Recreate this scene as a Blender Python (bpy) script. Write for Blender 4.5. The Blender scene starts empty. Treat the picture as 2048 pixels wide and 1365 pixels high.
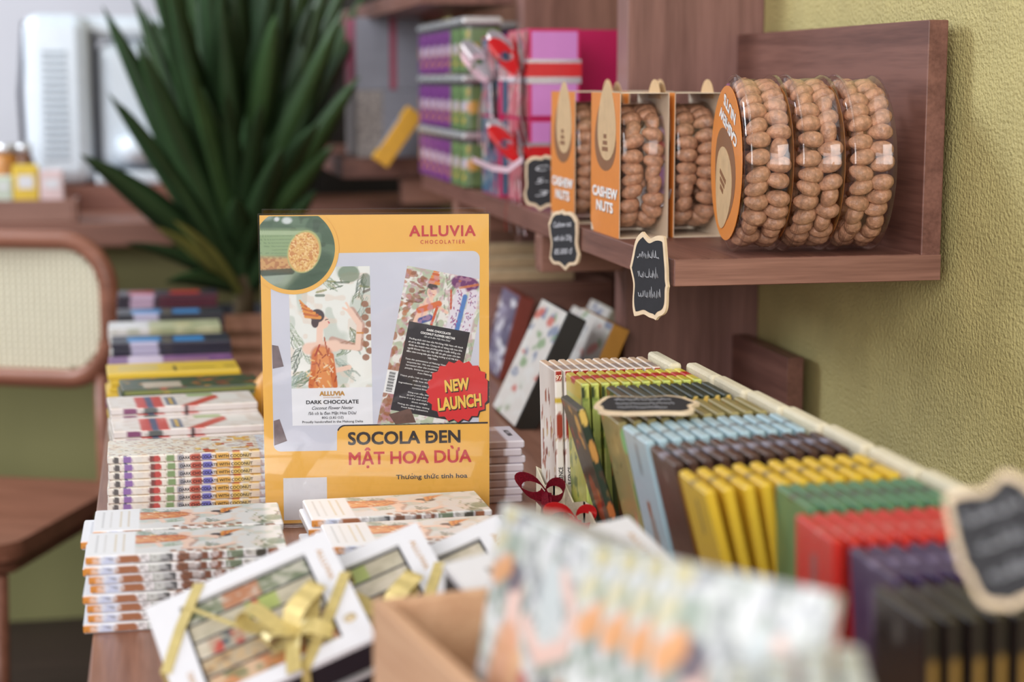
import bpy, bmesh, math, random
import numpy as np
from mathutils import Vector, Matrix, Euler
random.seed(7); RNG = np.random.default_rng(7)
PI = math.pi
scene = bpy.context.scene
COL = scene.collection

# ------------------------------------------------------------------ camera
FPX = 3500.0
PITCH = math.atan(522 / FPX)
YAW = math.atan(724 * math.cos(PITCH) / FPX)
CAM = Vector((0, 0, 1.166))
cam = bpy.data.cameras.new('camera'); cam_ob = bpy.data.objects.new('camera', cam)
COL.objects.link(cam_ob); cam_ob.location = CAM
cam_ob.rotation_euler = (PI / 2 - PITCH, 0, -YAW)
cam.sensor_width = 36; cam.lens = FPX / 2048 * 36
cam.clip_start = .05; cam.clip_end = 40
cam.dof.use_dof = True; cam.dof.focus_distance = 1.63; cam.dof.aperture_fstop = 3.6
scene.camera = cam_ob

# ------------------------------------------------------------------ light
scene.view_settings.view_transform = 'Standard'; scene.view_settings.look = 'None'
scene.view_settings.gamma = 1; scene.view_settings.use_curve_mapping = False
scene.view_settings.exposure = -0.10
W = bpy.data.worlds.new('world'); scene.world = W; W.use_nodes = True
W.node_tree.nodes['Background'].inputs[0].default_value = (.93, .95, 1.0, 1)
W.node_tree.nodes['Background'].inputs[1].default_value = .37
def area(name, loc, target, sx, sy, power, col):
    l = bpy.data.lights.new(name, 'AREA'); l.shape = 'RECTANGLE'; l.size = sx; l.size_y = sy
    l.energy = power; l.color = col
    o = bpy.data.objects.new(name, l); COL.objects.link(o); o.location = loc
    o.rotation_euler = (Vector(target) - Vector(loc)).to_track_quat('-Z', 'Y').to_euler()
    return o
area('window_light', (-1.25, -1.6, 1.95), (.3, 1.8, .95), 1.9, 1.7, 93, (1, .98, .985))
area('front_window_light', (.5, -1.5, 1.55), (.35, 1.8, 1.0), 1.5, .8, 20, (.97, .98, 1))
area('ceiling_light', (.1, 1.2, 2.9), (.25, 1.7, .8), 1.4, 1.8, 15, (1, .95, .9))
area('machine_fill_light', (-1.8, 3.3, 2.2), (-.1, 4.0, 1.1), 1.2, 1.2, 85, (.86, .93, 1))  # cool fill added to brighten the coffee machine, no window modelled there

# ------------------------------------------------------------------ helpers
_cp, _sp, _cy, _sy = math.cos(PITCH), math.sin(PITCH), math.cos(YAW), math.sin(YAW)
_R = Vector((_cy, -_sy, 0)); _F = Vector((_sy * _cp, _cy * _cp, -_sp)); _U = _R.cross(_F)
def at(u, v, x=None, y=None, z=None, d=None):
    r = _F + _R * ((u - 1024) / FPX) - _U * ((v - 682) / FPX)
    if x is not None: t = x / r.x
    elif y is not None: t = y / r.y
    elif z is not None: t = (z - CAM.z) / r.z
    else: t = d
    return CAM + r * t

def lin(c):
    return tuple((x / 255 / 12.92) if x / 255 <= .04045 else ((x / 255 + .055) / 1.055) ** 2.4 for x in c[:3])

MATS = {}
def mat(name, rgb, rough=.5, metal=0, vary=.08, scale=40, bump=0, bscale=60, coat=0, spec=.5, sheen=0, trans=0):
    if name in MATS: return MATS[name]
    m = bpy.data.materials.new(name); m.use_nodes = True; nt = m.node_tree; N = nt.nodes; L = nt.links
    b = N['Principled BSDF']; b.inputs['Roughness'].default_value = rough; b.inputs['Metallic'].default_value = metal
    b.inputs['Specular IOR Level'].default_value = spec
    if coat: b.inputs['Coat Weight'].default_value = coat; b.inputs['Coat Roughness'].default_value = .12
    tc = N.new('ShaderNodeTexCoord'); no = N.new('ShaderNodeTexNoise'); no.inputs['Scale'].default_value = scale
    no.inputs['Detail'].default_value = 4; L.new(tc.outputs['Object'], no.inputs['Vector'])
    cr = N.new('ShaderNodeValToRGB'); c = lin(rgb)
    cr.color_ramp.elements[0].position = .3; cr.color_ramp.elements[1].position = .7
    cr.color_ramp.elements[0].color = (*[x * (1 - vary) for x in c], 1)
    cr.color_ramp.elements[1].color = (*[min(1, x * (1 + vary)) for x in c], 1)
    L.new(no.outputs['Fac'], cr.inputs['Fac']); L.new(cr.outputs['Color'], b.inputs['Base Color'])
    if bump:
        n2 = N.new('ShaderNodeTexNoise'); n2.inputs['Scale'].default_value = bscale; n2.inputs['Detail'].default_value = 6
        L.new(tc.outputs['Object'], n2.inputs['Vector'])
        bp = N.new('ShaderNodeBump'); bp.inputs['Strength'].default_value = bump; bp.inputs['Distance'].default_value = .01
        L.new(n2.outputs['Fac'], bp.inputs['Height']); L.new(bp.outputs['Normal'], b.inputs['Normal'])
    MATS[name] = m; return m

def wood(name, dark, light, axis='Y', rough=.42, fine=1.0):
    if name in MATS: return MATS[name]
    m = bpy.data.materials.new(name); m.use_nodes = True; nt = m.node_tree; N = nt.nodes; L = nt.links
    b = N['Principled BSDF']; b.inputs['Roughness'].default_value = rough; b.inputs['Specular IOR Level'].default_value = .4
    tc = N.new('ShaderNodeTexCoord'); mp = N.new('ShaderNodeMapping')
    sc = {'X': (2.2, 45, 45), 'Y': (45, 2.2, 45), 'Z': (45, 45, 2.2)}[axis]
    mp.inputs['Scale'].default_value = tuple(s * fine for s in sc); L.new(tc.outputs['Object'], mp.inputs['Vector'])
    n1 = N.new('ShaderNodeTexNoise'); n1.inputs['Scale'].default_value = 1.0; n1.inputs['Detail'].default_value = 5
    n1.inputs['Distortion'].default_value = .6; L.new(mp.outputs['Vector'], n1.inputs['Vector'])
    n2 = N.new('ShaderNodeTexNoise'); n2.inputs['Scale'].default_value = 7; n2.inputs['Detail'].default_value = 3
    L.new(mp.outputs['Vector'], n2.inputs['Vector'])
    mx = N.new('ShaderNodeMath'); mx.operation = 'MULTIPLY_ADD'; mx.inputs[1].default_value = .35
    L.new(n2.outputs['Fac'], mx.inputs[0])
    m2 = N.new('ShaderNodeMath'); m2.operation = 'MULTIPLY'; m2.inputs[1].default_value = .65
    L.new(n1.outputs['Fac'], m2.inputs[0]); L.new(m2.outputs[0], mx.inputs[2])
    cr = N.new('ShaderNodeValToRGB'); e = cr.color_ramp.elements
    e[0].position = .36; e[0].color = (*lin(dark), 1); e[1].position = .62; e[1].color = (*lin(light), 1)
    L.new(mx.outputs[0], cr.inputs['Fac']); L.new(cr.outputs['Color'], b.inputs['Base Color'])
    bp = N.new('ShaderNodeBump'); bp.inputs['Strength'].default_value = .08; bp.inputs['Distance'].default_value = .002
    L.new(mx.outputs[0], bp.inputs['Height']); L.new(bp.outputs['Normal'], b.inputs['Normal'])
    MATS[name] = m; return m

def printed(name, rough=.33, coat=.25, spec=.5):
    if name in MATS: return MATS[name]
    m = bpy.data.materials.new(name); m.use_nodes = True; nt = m.node_tree; N = nt.nodes; L = nt.links
    b = N['Principled BSDF']; b.inputs['Roughness'].default_value = rough; b.inputs['Specular IOR Level'].default_value = spec
    b.inputs['Coat Weight'].default_value = coat; b.inputs['Coat Roughness'].default_value = .2
    a = N.new('ShaderNodeAttribute'); a.attribute_name = 'print'; a.attribute_type = 'GEOMETRY'
    L.new(a.outputs['Color'], b.inputs['Base Color'])
    tc = N.new('ShaderNodeTexCoord'); no = N.new('ShaderNodeTexNoise'); no.inputs['Scale'].default_value = 90
    L.new(tc.outputs['Object'], no.inputs['Vector'])
    bp = N.new('ShaderNodeBump'); bp.inputs['Strength'].default_value = .1; bp.inputs['Distance'].default_value = .003
    L.new(no.outputs['Fac'], bp.inputs['Height']); L.new(bp.outputs['Normal'], b.inputs['Normal'])
    MATS[name] = m; return m

def clear(name, tint=(235, 235, 238), refl=1.0, rough=.06, ior=1.45):
    if name in MATS: return MATS[name]
    m = bpy.data.materials.new(name); m.use_nodes = True; nt = m.node_tree; N = nt.nodes; L = nt.links
    N.remove(N['Principled BSDF']); out = N['Material Output']
    t = N.new('ShaderNodeBsdfTransparent'); t.inputs[0].default_value = (*lin(tint), 1)
    g = N.new('ShaderNodeBsdfGlossy'); g.inputs['Roughness'].default_value = rough
    g.inputs['Color'].default_value = (refl, refl, refl, 1)
    lw = N.new('ShaderNodeLayerWeight'); lw.inputs['Blend'].default_value = .5
    pw = N.new('ShaderNodeMath'); pw.operation = 'POWER'; pw.inputs[1].default_value = 4; L.new(lw.outputs['Facing'], pw.inputs[0])
    fr = N.new('ShaderNodeMath'); fr.operation = 'MULTIPLY_ADD'; fr.inputs[1].default_value = .7; fr.inputs[2].default_value = .04; L.new(pw.outputs[0], fr.inputs[0])
    tc = N.new('ShaderNodeTexCoord'); no = N.new('ShaderNodeTexNoise'); no.inputs['Scale'].default_value = 25
    L.new(tc.outputs['Object'], no.inputs['Vector'])
    bp = N.new('ShaderNodeBump'); bp.inputs['Strength'].default_value = .06; bp.inputs['Distance'].default_value = .004
    L.new(no.outputs['Fac'], bp.inputs['Height']); L.new(bp.outputs['Normal'], g.inputs['Normal'])
    mx = N.new('ShaderNodeMixShader'); L.new(fr.outputs[0], mx.inputs[0]); L.new(t.outputs[0], mx.inputs[1]); L.new(g.outputs[0], mx.inputs[2])
    L.new(mx.outputs[0], out.inputs['Surface'])
    MATS[name] = m; return m

class MB:
    def __init__(s): s.v = []; s.f = []; s.m = []; s.sm = []
    def add(s, vs, fs, mi=0, smooth=False):
        o = len(s.v); s.v += [tuple(v) for v in vs]
        for f in fs: s.f.append([o + i for i in f]); s.m.append(mi); s.sm.append(smooth)
        return s
    def box(s, x0, x1, y0, y1, z0, z1, mi=0, M=None):
        vs = [Vector((x, y, z)) for x in (x0, x1) for y in (y0, y1) for z in (z0, z1)]
        if M is not None: vs = [M @ v for v in vs]
        return s.add(vs, [(0, 1, 3, 2), (4, 6, 7, 5), (0, 4, 5, 1), (2, 3, 7, 6), (0, 2, 6, 4), (1, 5, 7, 3)], mi)
    def rbox(s, x0, x1, y0, y1, z0, z1, r=.003, mi=0, M=None):
        bm = bmesh.new(); bmesh.ops.create_cube(bm, size=1)
        for v in bm.verts: v.co = ((x0 + x1) / 2 + v.co.x * (x1 - x0), (y0 + y1) / 2 + v.co.y * (y1 - y0), (z0 + z1) / 2 + v.co.z * (z1 - z0))
        bmesh.ops.bevel(bm, geom=bm.edges[:], offset=r, segments=2, affect='EDGES', profile=.5)
        vs = [v.co.copy() for v in bm.verts]; bm.verts.index_update()
        if M is not None: vs = [M @ v for v in vs]
        fs = [[v.index for v in f.verts] for f in bm.faces]; bm.free()
        return s.add(vs, fs, mi)
    def prism(s, poly, t, M=None, mi=0, side=None):
        n = len(poly); vs = [Vector((p[0], p[1], 0)) for p in poly] + [Vector((p[0], p[1], t)) for p in poly]
        if M is not None: vs = [M @ v for v in vs]
        s.add(vs, [list(range(n))[::-1], [n + i for i in range(n)]], mi)
        o = len(s.v) - 2 * n
        for i in range(n):
            j = (i + 1) % n; s.f.append([o + i, o + j, o + n + j, o + n + i]); s.m.append(mi if side is None else side); s.sm.append(False)
        return s
    def tube(s, pts, r, k=8, mi=0, closed=False, flat=1.0, up=None):
        pts = [Vector(p) for p in pts]; n = len(pts); rings = []
        for i, p in enumerate(pts):
            if closed: t = pts[(i + 1) % n] - pts[i - 1]
            else: t = pts[min(i + 1, n - 1)] - pts[max(i - 1, 0)]
            t.normalize(); u = Vector(up) if up is not None else (Vector((0, 0, 1)) if abs(t.z) < .9 else Vector((1, 0, 0)))
            a = t.cross(u).normalized(); b = a.cross(t)
            rr = r[i] if hasattr(r, '__len__') else r
            rings.append([p + a * (rr * math.cos(2 * PI * j / k)) + b * (rr * flat * math.sin(2 * PI * j / k)) for j in range(k)])
        vs = [v for ring in rings for v in ring]; fs = []
        for i in range(n if closed else n - 1):
            i2 = (i + 1) % n
            for j in range(k): fs.append((i * k + j, i * k + (j + 1) % k, i2 * k + (j + 1) % k, i2 * k + j))
        if not closed: fs += [list(range(k))[::-1], [(n - 1) * k + j for j in range(k)]]
        return s.add(vs, fs, mi, True)
    def lathe(s, prof, k=32, M=None, mi=0, caps=True):
        vs = [Vector((r * math.cos(2 * PI * j / k), r * math.sin(2 * PI * j / k), z)) for r, z in prof for j in range(k)]
        if M is not None: vs = [M @ v for v in vs]
        fs = [(i * k + j, i * k + (j + 1) % k, (i + 1) * k + (j + 1) % k, (i + 1) * k + j) for i in range(len(prof) - 1) for j in range(k)]
        if caps: fs += [list(range(k))[::-1], [(len(prof) - 1) * k + j for j in range(k)]]
        return s.add(vs, fs, mi, True)
    def ribbon(s, pts, wdir, w, mi=0, t=.0004):
        # a strip of cloth with a little thickness
        P = [Vector(p) for p in pts]; wd = [Vector(wdir(i)) if callable(wdir) else Vector(wdir) for i in range(len(P))]
        vs = []
        for i, p in enumerate(P):
            tg = (P[min(i + 1, len(P) - 1)] - P[max(i - 1, 0)]).normalized(); q = wd[i].normalized(); n = tg.cross(q).normalized()
            for a, b in ((-1, -1), (1, -1), (1, 1), (-1, 1)): vs.append(p + q * (a * w / 2) + n * (b * t / 2))
        fs = []
        for i in range(len(P) - 1):
            for j in range(4): fs.append((i * 4 + j, i * 4 + (j + 1) % 4, i * 4 + 4 + (j + 1) % 4, i * 4 + 4 + j))
        e = (len(P) - 1) * 4
        fs += [(3, 2, 1, 0), (e, e + 1, e + 2, e + 3)]
        return s.add(vs, fs, mi, False)
    def mesh(s, name, mats):
        me = bpy.data.meshes.new(name); me.from_pydata(s.v, [], s.f)
        for m in (mats if isinstance(mats, (list, tuple)) else [mats]): me.materials.append(m)
        me.polygons.foreach_set('material_index', s.m); me.polygons.foreach_set('use_smooth', s.sm)
        bm = bmesh.new(); bm.from_mesh(me); bmesh.ops.recalc_face_normals(bm, faces=bm.faces[:]); bm.to_mesh(me); bm.free()
        me.update(); return me
    def build(s, name, mats, parent=None, M=None):
        return put(name, s.mesh(name, mats), parent, M)

def put(name, me, parent=None, M=None):
    o = bpy.data.objects.new(name, me); COL.objects.link(o)
    if parent is not None: o.parent = parent
    if M is not None: o.matrix_local = M
    return o
def tag(o, label, cat, group=None, kind=None):
    if label: o['label'] = label
    if cat: o['category'] = cat
    if group: o['group'] = group
    if kind: o['kind'] = kind
    return o
def thing(name, label, cat, loc=(0, 0, 0), M=None, group=None):
    o = bpy.data.objects.new(name, None); COL.objects.link(o); o.empty_display_size = .02
    if M is not None: o.matrix_world = M
    else: o.location = loc
    return tag(o, label, cat, group)
def struct(name, mb, m): o = mb.build(name, m); o['kind'] = 'structure'; return o
def dup(root, M=None, label=None, group=None):
    r = root.copy(); COL.objects.link(r)
    if M is not None: r.matrix_world = M
    if label: r['label'] = label
    if group: r['group'] = group
    for ch in list(root.children):
        c = ch.copy(); COL.objects.link(c); c.parent = r
        for g in list(ch.children):
            d = g.copy(); COL.objects.link(d); d.parent = c
    return r
def basis(o, x, y, z):
    return Matrix(((x[0], y[0], z[0], o[0]), (x[1], y[1], z[1], o[1]), (x[2], y[2], z[2], o[2]), (0, 0, 0, 1)))
ORD = ['first', 'second', 'third', 'fourth', 'fifth', 'sixth', 'seventh', 'eighth', 'ninth', 'tenth', 'eleventh', 'twelfth', 'thirteenth', 'fourteenth', 'fifteenth', 'sixteenth']

TXT = {}
def text_mesh(s, h, align='LEFT', bold=0, shear=0, space=1.0, sx=1.0, depth=.00008, m=None, res=3, line=1.0):
    """lettering as a mesh; h = cap height in metres"""
    key = (s, h, align, bold, shear, space, sx, m.name if m else '', line)
    if key in TXT: return TXT[key]
    c = bpy.data.curves.new('lettering', 'FONT'); c.body = s; c.size = h / .729; c.align_x = align; c.shear = shear
    c.space_character = space; c.extrude = depth; c.resolution_u = res; c.space_line = line
    o = bpy.data.objects.new('lettering', c); COL.objects.link(o)
    bpy.context.view_layer.update()
    me = bpy.data.meshes.new_from_object(o.evaluated_get(bpy.context.evaluated_depsgraph_get()))
    bpy.data.objects.remove(o); bpy.data.curves.remove(c)
    me.name = 'lettering'
    if sx != 1.0:
        for v in me.vertices: v.co.x *= sx
    if bold > 0:
        vs = [v.co.copy() for v in me.vertices]; fs = [list(p.vertices) for p in me.polygons]; n = len(vs); V, Fc = [], []; b = bold * h
        for q, (dx, dy) in enumerate(((0, 0), (-b, -b), (b, -b), (-b, b), (b, b))):
            V += [(v.x + dx, v.y + dy, v.z + q * 2e-6) for v in vs]; Fc += [[i + q * n for i in f] for f in fs]
        me = bpy.data.meshes.new('lettering'); me.from_pydata(V, [], Fc); me.update()
    me.materials.clear(); me.materials.append(m); TXT[key] = me; return me
def fit_text(s, w, h, **k):
    """lettering stretched to an exact width w"""
    me = text_mesh(s, h, 'CENTER', **k)
    xs = [v.co.x for v in me.vertices]; a, b = min(xs), max(xs); f = w / max(b - a, 1e-6); mid = (a + b) / 2
    me = me.copy()
    for v in me.vertices: v.co.x = (v.co.x - mid) * f
    return me

# ------------------------------------------------------------------ painted prints
def vnoise(S, T, sc, seed):
    r = np.random.default_rng(seed); g = r.random((64, 64)); a = S / sc; b = T / sc
    i = np.floor(a).astype(int); j = np.floor(b).astype(int); fa = a - i; fb = b - j
    fa = fa * fa * (3 - 2 * fa); fb = fb * fb * (3 - 2 * fb)
    q = lambda x, y: g[x % 64, y % 64]
    return (q(i, j) * (1 - fa) + q(i + 1, j) * fa) * (1 - fb) + (q(i, j + 1) * (1 - fa) + q(i + 1, j + 1) * fa) * fb
class Paint:
    """colour field over coordinates S,T (millimetres)"""
    def __init__(p, S, T, bg): p.S = S; p.T = T; p.C = np.ones(S.shape + (3,)) * np.array(lin(bg))
    def mix(p, mask, col, a=1.0):
        m = np.clip(mask, 0, 1)[..., None] * a; p.C = p.C * (1 - m) + np.array(lin(col)) * m
    def rect(p, s0, s1, t0, t1, col, a=1): p.mix(((p.S >= s0) & (p.S <= s1) & (p.T >= t0) & (p.T <= t1)).astype(float), col, a)
    def ell(p, s, t, rs, rt, col, a=1, ang=0, soft=.15):
        c, n = math.cos(ang), math.sin(ang); x = (p.S - s) * c + (p.T - t) * n; y = -(p.S - s) * n + (p.T - t) * c
        d = np.sqrt((x / rs) ** 2 + (y / rt) ** 2); p.mix((1 - d) / soft + .5, col, a)
    def line(p, pts, w, col, a=1, soft=.4):
        M = np.zeros(p.S.shape)
        for (s0, t0), (s1, t1) in zip(pts[:-1], pts[1:]):
            ds, dt = s1 - s0, t1 - t0; l2 = ds * ds + dt * dt + 1e-9
            k = np.clip(((p.S - s0) * ds + (p.T - t0) * dt) / l2, 0, 1)
            d = np.hypot(p.S - s0 - k * ds, p.T - t0 - k * dt); M = np.maximum(M, np.clip((w / 2 - d) / (soft * w / 2) + .5, 0, 1))
        p.mix(M, col, a)
    def noise(p, sc, th, col, a=1, seed=0, soft=.08, stretch=(1, 1)):
        n = vnoise(p.S / stretch[0], p.T / stretch[1], sc, seed); p.mix((n - th) / soft, col, a)

def fronds(p, s0, s1, t0, t1, n, seed, cols, ln=16, w=1.2):
    r = random.Random(seed)
    for i in range(n):
        s, t = r.uniform(s0, s1), r.uniform(t0, t1); a = r.choice((.5, .9, 2.2, 2.7)) + r.uniform(-.25, .25); l = ln * r.uniform(.5, 1.2)
        p.line([(s, t), (s + l * .5 * math.cos(a), t + l * .5 * math.sin(a)), (s + l * math.cos(a + .35), t + l * math.sin(a + .35))], w * r.uniform(.6, 1.6), r.choice(cols), r.uniform(.45, .9))

GREENS = [(96, 122, 92), (128, 150, 120), (70, 92, 76), (150, 168, 140), (160, 180, 172), (112, 124, 78)]
def art_nectar(p, L, Wd, lab=.24, seed=3, lift=0):
    """dancer among palm fronds; s runs from the label end up, t across"""
    h = L * (1 - lab); s = lambda y: L * lab + y * h; t = lambda x: x * Wd
    lo = lambda f: f()
    p.noise(12, .60, (176, 190, 178), .55, seed); p.noise(7, .68, (226, 206, 190), .5, seed + 2)
    r = random.Random(seed); tm = float(p.T.max())
    for k in range(16 if tm < Wd * 1.3 else 26):
        s0, t0 = L * lab + h * r.uniform(0, 1), r.uniform(-.1, 1.1) * tm; a0 = r.uniform(0, 6.28); col = r.choice(GREENS); ln = r.uniform(14, 26)
        p.line([(s0, t0), (s0 + ln * math.cos(a0), t0 + ln * math.sin(a0))], 1.1, r.choice([(96, 104, 70), (120, 104, 70), col]), .7)
        for q in range(9):
            b0, b1 = s0 + ln * q / 9 * math.cos(a0), t0 + ln * q / 9 * math.sin(a0); l2 = r.uniform(7, 13)
            for sg in (1, -1):
                a1 = a0 + sg * r.uniform(.5, .8); p.line([(b0, b1), (b0 + l2 * .6 * math.cos(a1), b1 + l2 * .6 * math.sin(a1)), (b0 + l2 * math.cos(a1 - sg * .3), b1 + l2 * math.sin(a1 - sg * .3))], r.uniform(.6, 1.5), r.choice([col, col, r.choice(GREENS)]), r.uniform(.4, .8))
    for k in range(10): a_, b_ = s(r.uniform(.74, 1)), t(r.uniform(.3, 1)); p.line([(a_, b_), (a_ + r.uniform(-4, 4), b_ + r.uniform(-14, 14))], r.uniform(.8, 2.6), r.choice([(112, 104, 60), (88, 70, 52), (70, 92, 66), (150, 150, 90)]), .8)
    p.ell(s(.94), t(.74), 8, 10, (96, 122, 92), .75); p.ell(s(.88), t(.95), 7, 5, (84, 104, 80), .7)
    for k in range(9): p.ell(s(.25 + .055 * k), t(.93 + .05 * (k % 2)), 3.0, 3.4, (150, 96, 66), .9)
    skin = (240, 206, 188)
    p.line([(s(.40), t(.52)), (s(.33), t(.85)), (s(.52), t(.885)), (s(.64), t(.77))], 6.4, (190, 130, 110), .7); p.line([(s(.37), t(.36)), (s(.5), t(.37))], 6, skin); p.line([(s(.33), t(.22)), (s(.35), t(.55))], 11, skin)
    p.line([(s(.35), t(.52)), (s(.33), t(.83)), (s(.52), t(.86)), (s(.64), t(.74))], 5.2, skin)
    p.line([(s(.63), t(.76)), (s(.70), t(.70))], 2, skin); p.line([(s(.63), t(.74)), (s(.66), t(.66))], 2, skin)
    p.line([(s(.14), t(.52)), (s(.17), t(.72))], 4.5, skin)
    for w_, c_ in ((19, (190, 96, 52)), (17, (224, 146, 84))): p.line([(s(.27), t(.38)), (s(.12), t(.40)), (s(.0), t(.38))], w_, c_)
    p.line([(s(.27), t(.30)), (s(.02), t(.24))], 5, (206, 112, 56)); p.line([(s(.27), t(.5)), (s(.02), t(.54))], 5, (206, 112, 56))
    q_ = random.Random(17)
    for k in range(46):
        a_, b_ = s(q_.uniform(.0, .30)), t(q_.uniform(.22, .54)); p.line([(a_, b_), (a_ + q_.uniform(-5, 5), b_ + q_.uniform(-4, 4))], q_.uniform(.7, 1.5), q_.choice([(158, 62, 38), (238, 196, 130), (176, 80, 44), (240, 220, 190)]), .85)
    p.line([(s(.36), t(.36)), (s(.27), t(.30))], 1.6, (176, 70, 46)); p.line([(s(.42), t(.42)), (s(.27), t(.46))], 1.2, (176, 90, 56))
    p.ell(s(.545), t(.41), 6.0, 5.4, skin); p.ell(s(.60), t(.34), 6.2, 6.6, (70, 56, 60)); p.ell(s(.545), t(.31), 5, 3.4, (74, 58, 62))
    p.line([(s(.55), t(.475)), (s(.54), t(.485))], 1.2, (200, 80, 90)); p.line([(s(.565), t(.44)), (s(.568), t(.47))], .8, (80, 60, 60))
    for k in range(7): p.line([(s(.585 + .018 * k), t(.37 - .032 * k)), (s(.57 + .022 * k) + 3, t(.2 - .012 * k))], 3.4 - .3 * k, ((226, 150, 66), (196, 104, 50))[k % 2])
    p.line([(s(.455), t(.83)), (s(.45), t(.90))], 1.6, (206, 140, 60))

def mk_nectar(p, L, Wd, T):
    art_nectar(p, L, Wd)
    # wrap-round spine: coconuts, orange corner
    p.rect(0, L * .24, 0, Wd - .5, (238, 238, 242))
    for k, (x, c) in enumerate(((.06, (196, 168, 110)), (.10, (205, 180, 120)), (.145, (168, 160, 150)), (.19, (170, 170, 172)))):
        p.line([(L * (.24 - x), Wd * .12), (L * (.24 - x), Wd * .86)], 1.5, c, .55)
    sp = p.T > Wd - 1.2
    def on(f): before = p.C.copy(); f(); p.C = np.where(sp[..., None], p.C, before)
    def spine():
        p.rect(0, L, Wd - 1.2, 1e4, (226, 222, 224)); p.ell(4, Wd + 3, 9, 7, (216, 140, 60)); p.ell(20, Wd + 4, 9, 9, (196, 202, 226)); p.ell(33, Wd + 5, 10, 6, (158, 100, 66))
        p.rect(L * .31, L * .42, Wd - 1, 1e4, (120, 128, 112), .8); p.ell(L * .40, Wd + 3, 5, 8, (66, 66, 68)); p.ell(L * .50, Wd + 4, 8, 6, (124, 82, 62)); p.ell(L * .58, Wd + 5, 4, 6, (120, 78, 60))
        p.ell(L * .65, Wd + 3, 5, 5, (140, 88, 66)); p.rect(L * .70, L * .78, Wd - 1, 1e4, (118, 130, 108)); p.ell(L * .82, Wd + 3, 5, 3, (200, 196, 190)); p.ell(L * .87, Wd + 4, 4, 7, (74, 72, 62)); p.ell(L * .93, Wd + 3, 4, 6, (150, 94, 66))
        p.noise(6, .66, (238, 238, 240), .45, 31); p.noise(3, .66, (70, 60, 56), .4, 32)
    on(spine)
def mk_coconut(p, L, Wd, T):
    p.noise(6, .6, (232, 206, 170), .5, 41)
    r = random.Random(4)
    for k in range(60):
        s, t = r.uniform(4, L * .66), r.uniform(2, Wd); p.line([(s, t), (s + r.uniform(-5, 6), t + r.uniform(-2, 2))], r.uniform(.7, 1.8), r.choice([(196, 96, 60), (86, 60, 56), (220, 150, 70), (120, 140, 80), (70, 84, 130)]), .85)
    for k in range(34):
        s, t = r.uniform(L * .5, L * .88), r.uniform(0, Wd); p.rect(s, s + r.uniform(5, 11), t, t + r.uniform(6, 13), r.choice([(226, 164, 62), (240, 202, 110), (232, 226, 214), (200, 88, 48), (232, 186, 84)]), .9)
    p.rect(L * .56, L * .60, Wd - 20, Wd - 12, (196, 70, 44)); p.rect(L * .70, L * .82, Wd * .45, Wd * .72, (236, 234, 228))
    p.rect(L * .90, L, 0, 1e4, (214, 222, 236), .85); p.noise(3, .68, (150, 70, 50), .5, 44)
    q = Wd + 1
    p.rect(0, L * .9, Wd, 1e4, (232, 226, 220), .75)
    for s, w, c in ((8, 4, (70, 66, 70)), (19, 7, (134, 92, 168)), (30, 4, (226, 222, 216)), (42, 4, (110, 40, 40)), (47, 5, (190, 50, 46)), (60, 7, (120, 150, 96)), (70, 5, (150, 150, 160)), (84, 9, (186, 70, 44)), (95, 8, (98, 98, 190)), (110, 12, (226, 172, 70)), (124, 7, (236, 196, 90)), (133, 6, (226, 200, 130))):
        p.ell(s, q + 3.2, w / 1.6, 5.2, c, .92)
def mk_floral(p, L, Wd, T, cols, bg2=None, n=46, seed=1, label=None, big=5, s0=0):
    r = random.Random(seed)
    if bg2: p.noise(8, .5, bg2, .8, seed)
    for k in range(n):
        p.ell(r.uniform(s0, L), r.uniform(0, p.T.max()), r.uniform(.4, 1) * big, r.uniform(.3, .8) * big, r.choice(cols), r.uniform(.6, .95), r.uniform(0, 3))

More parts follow.
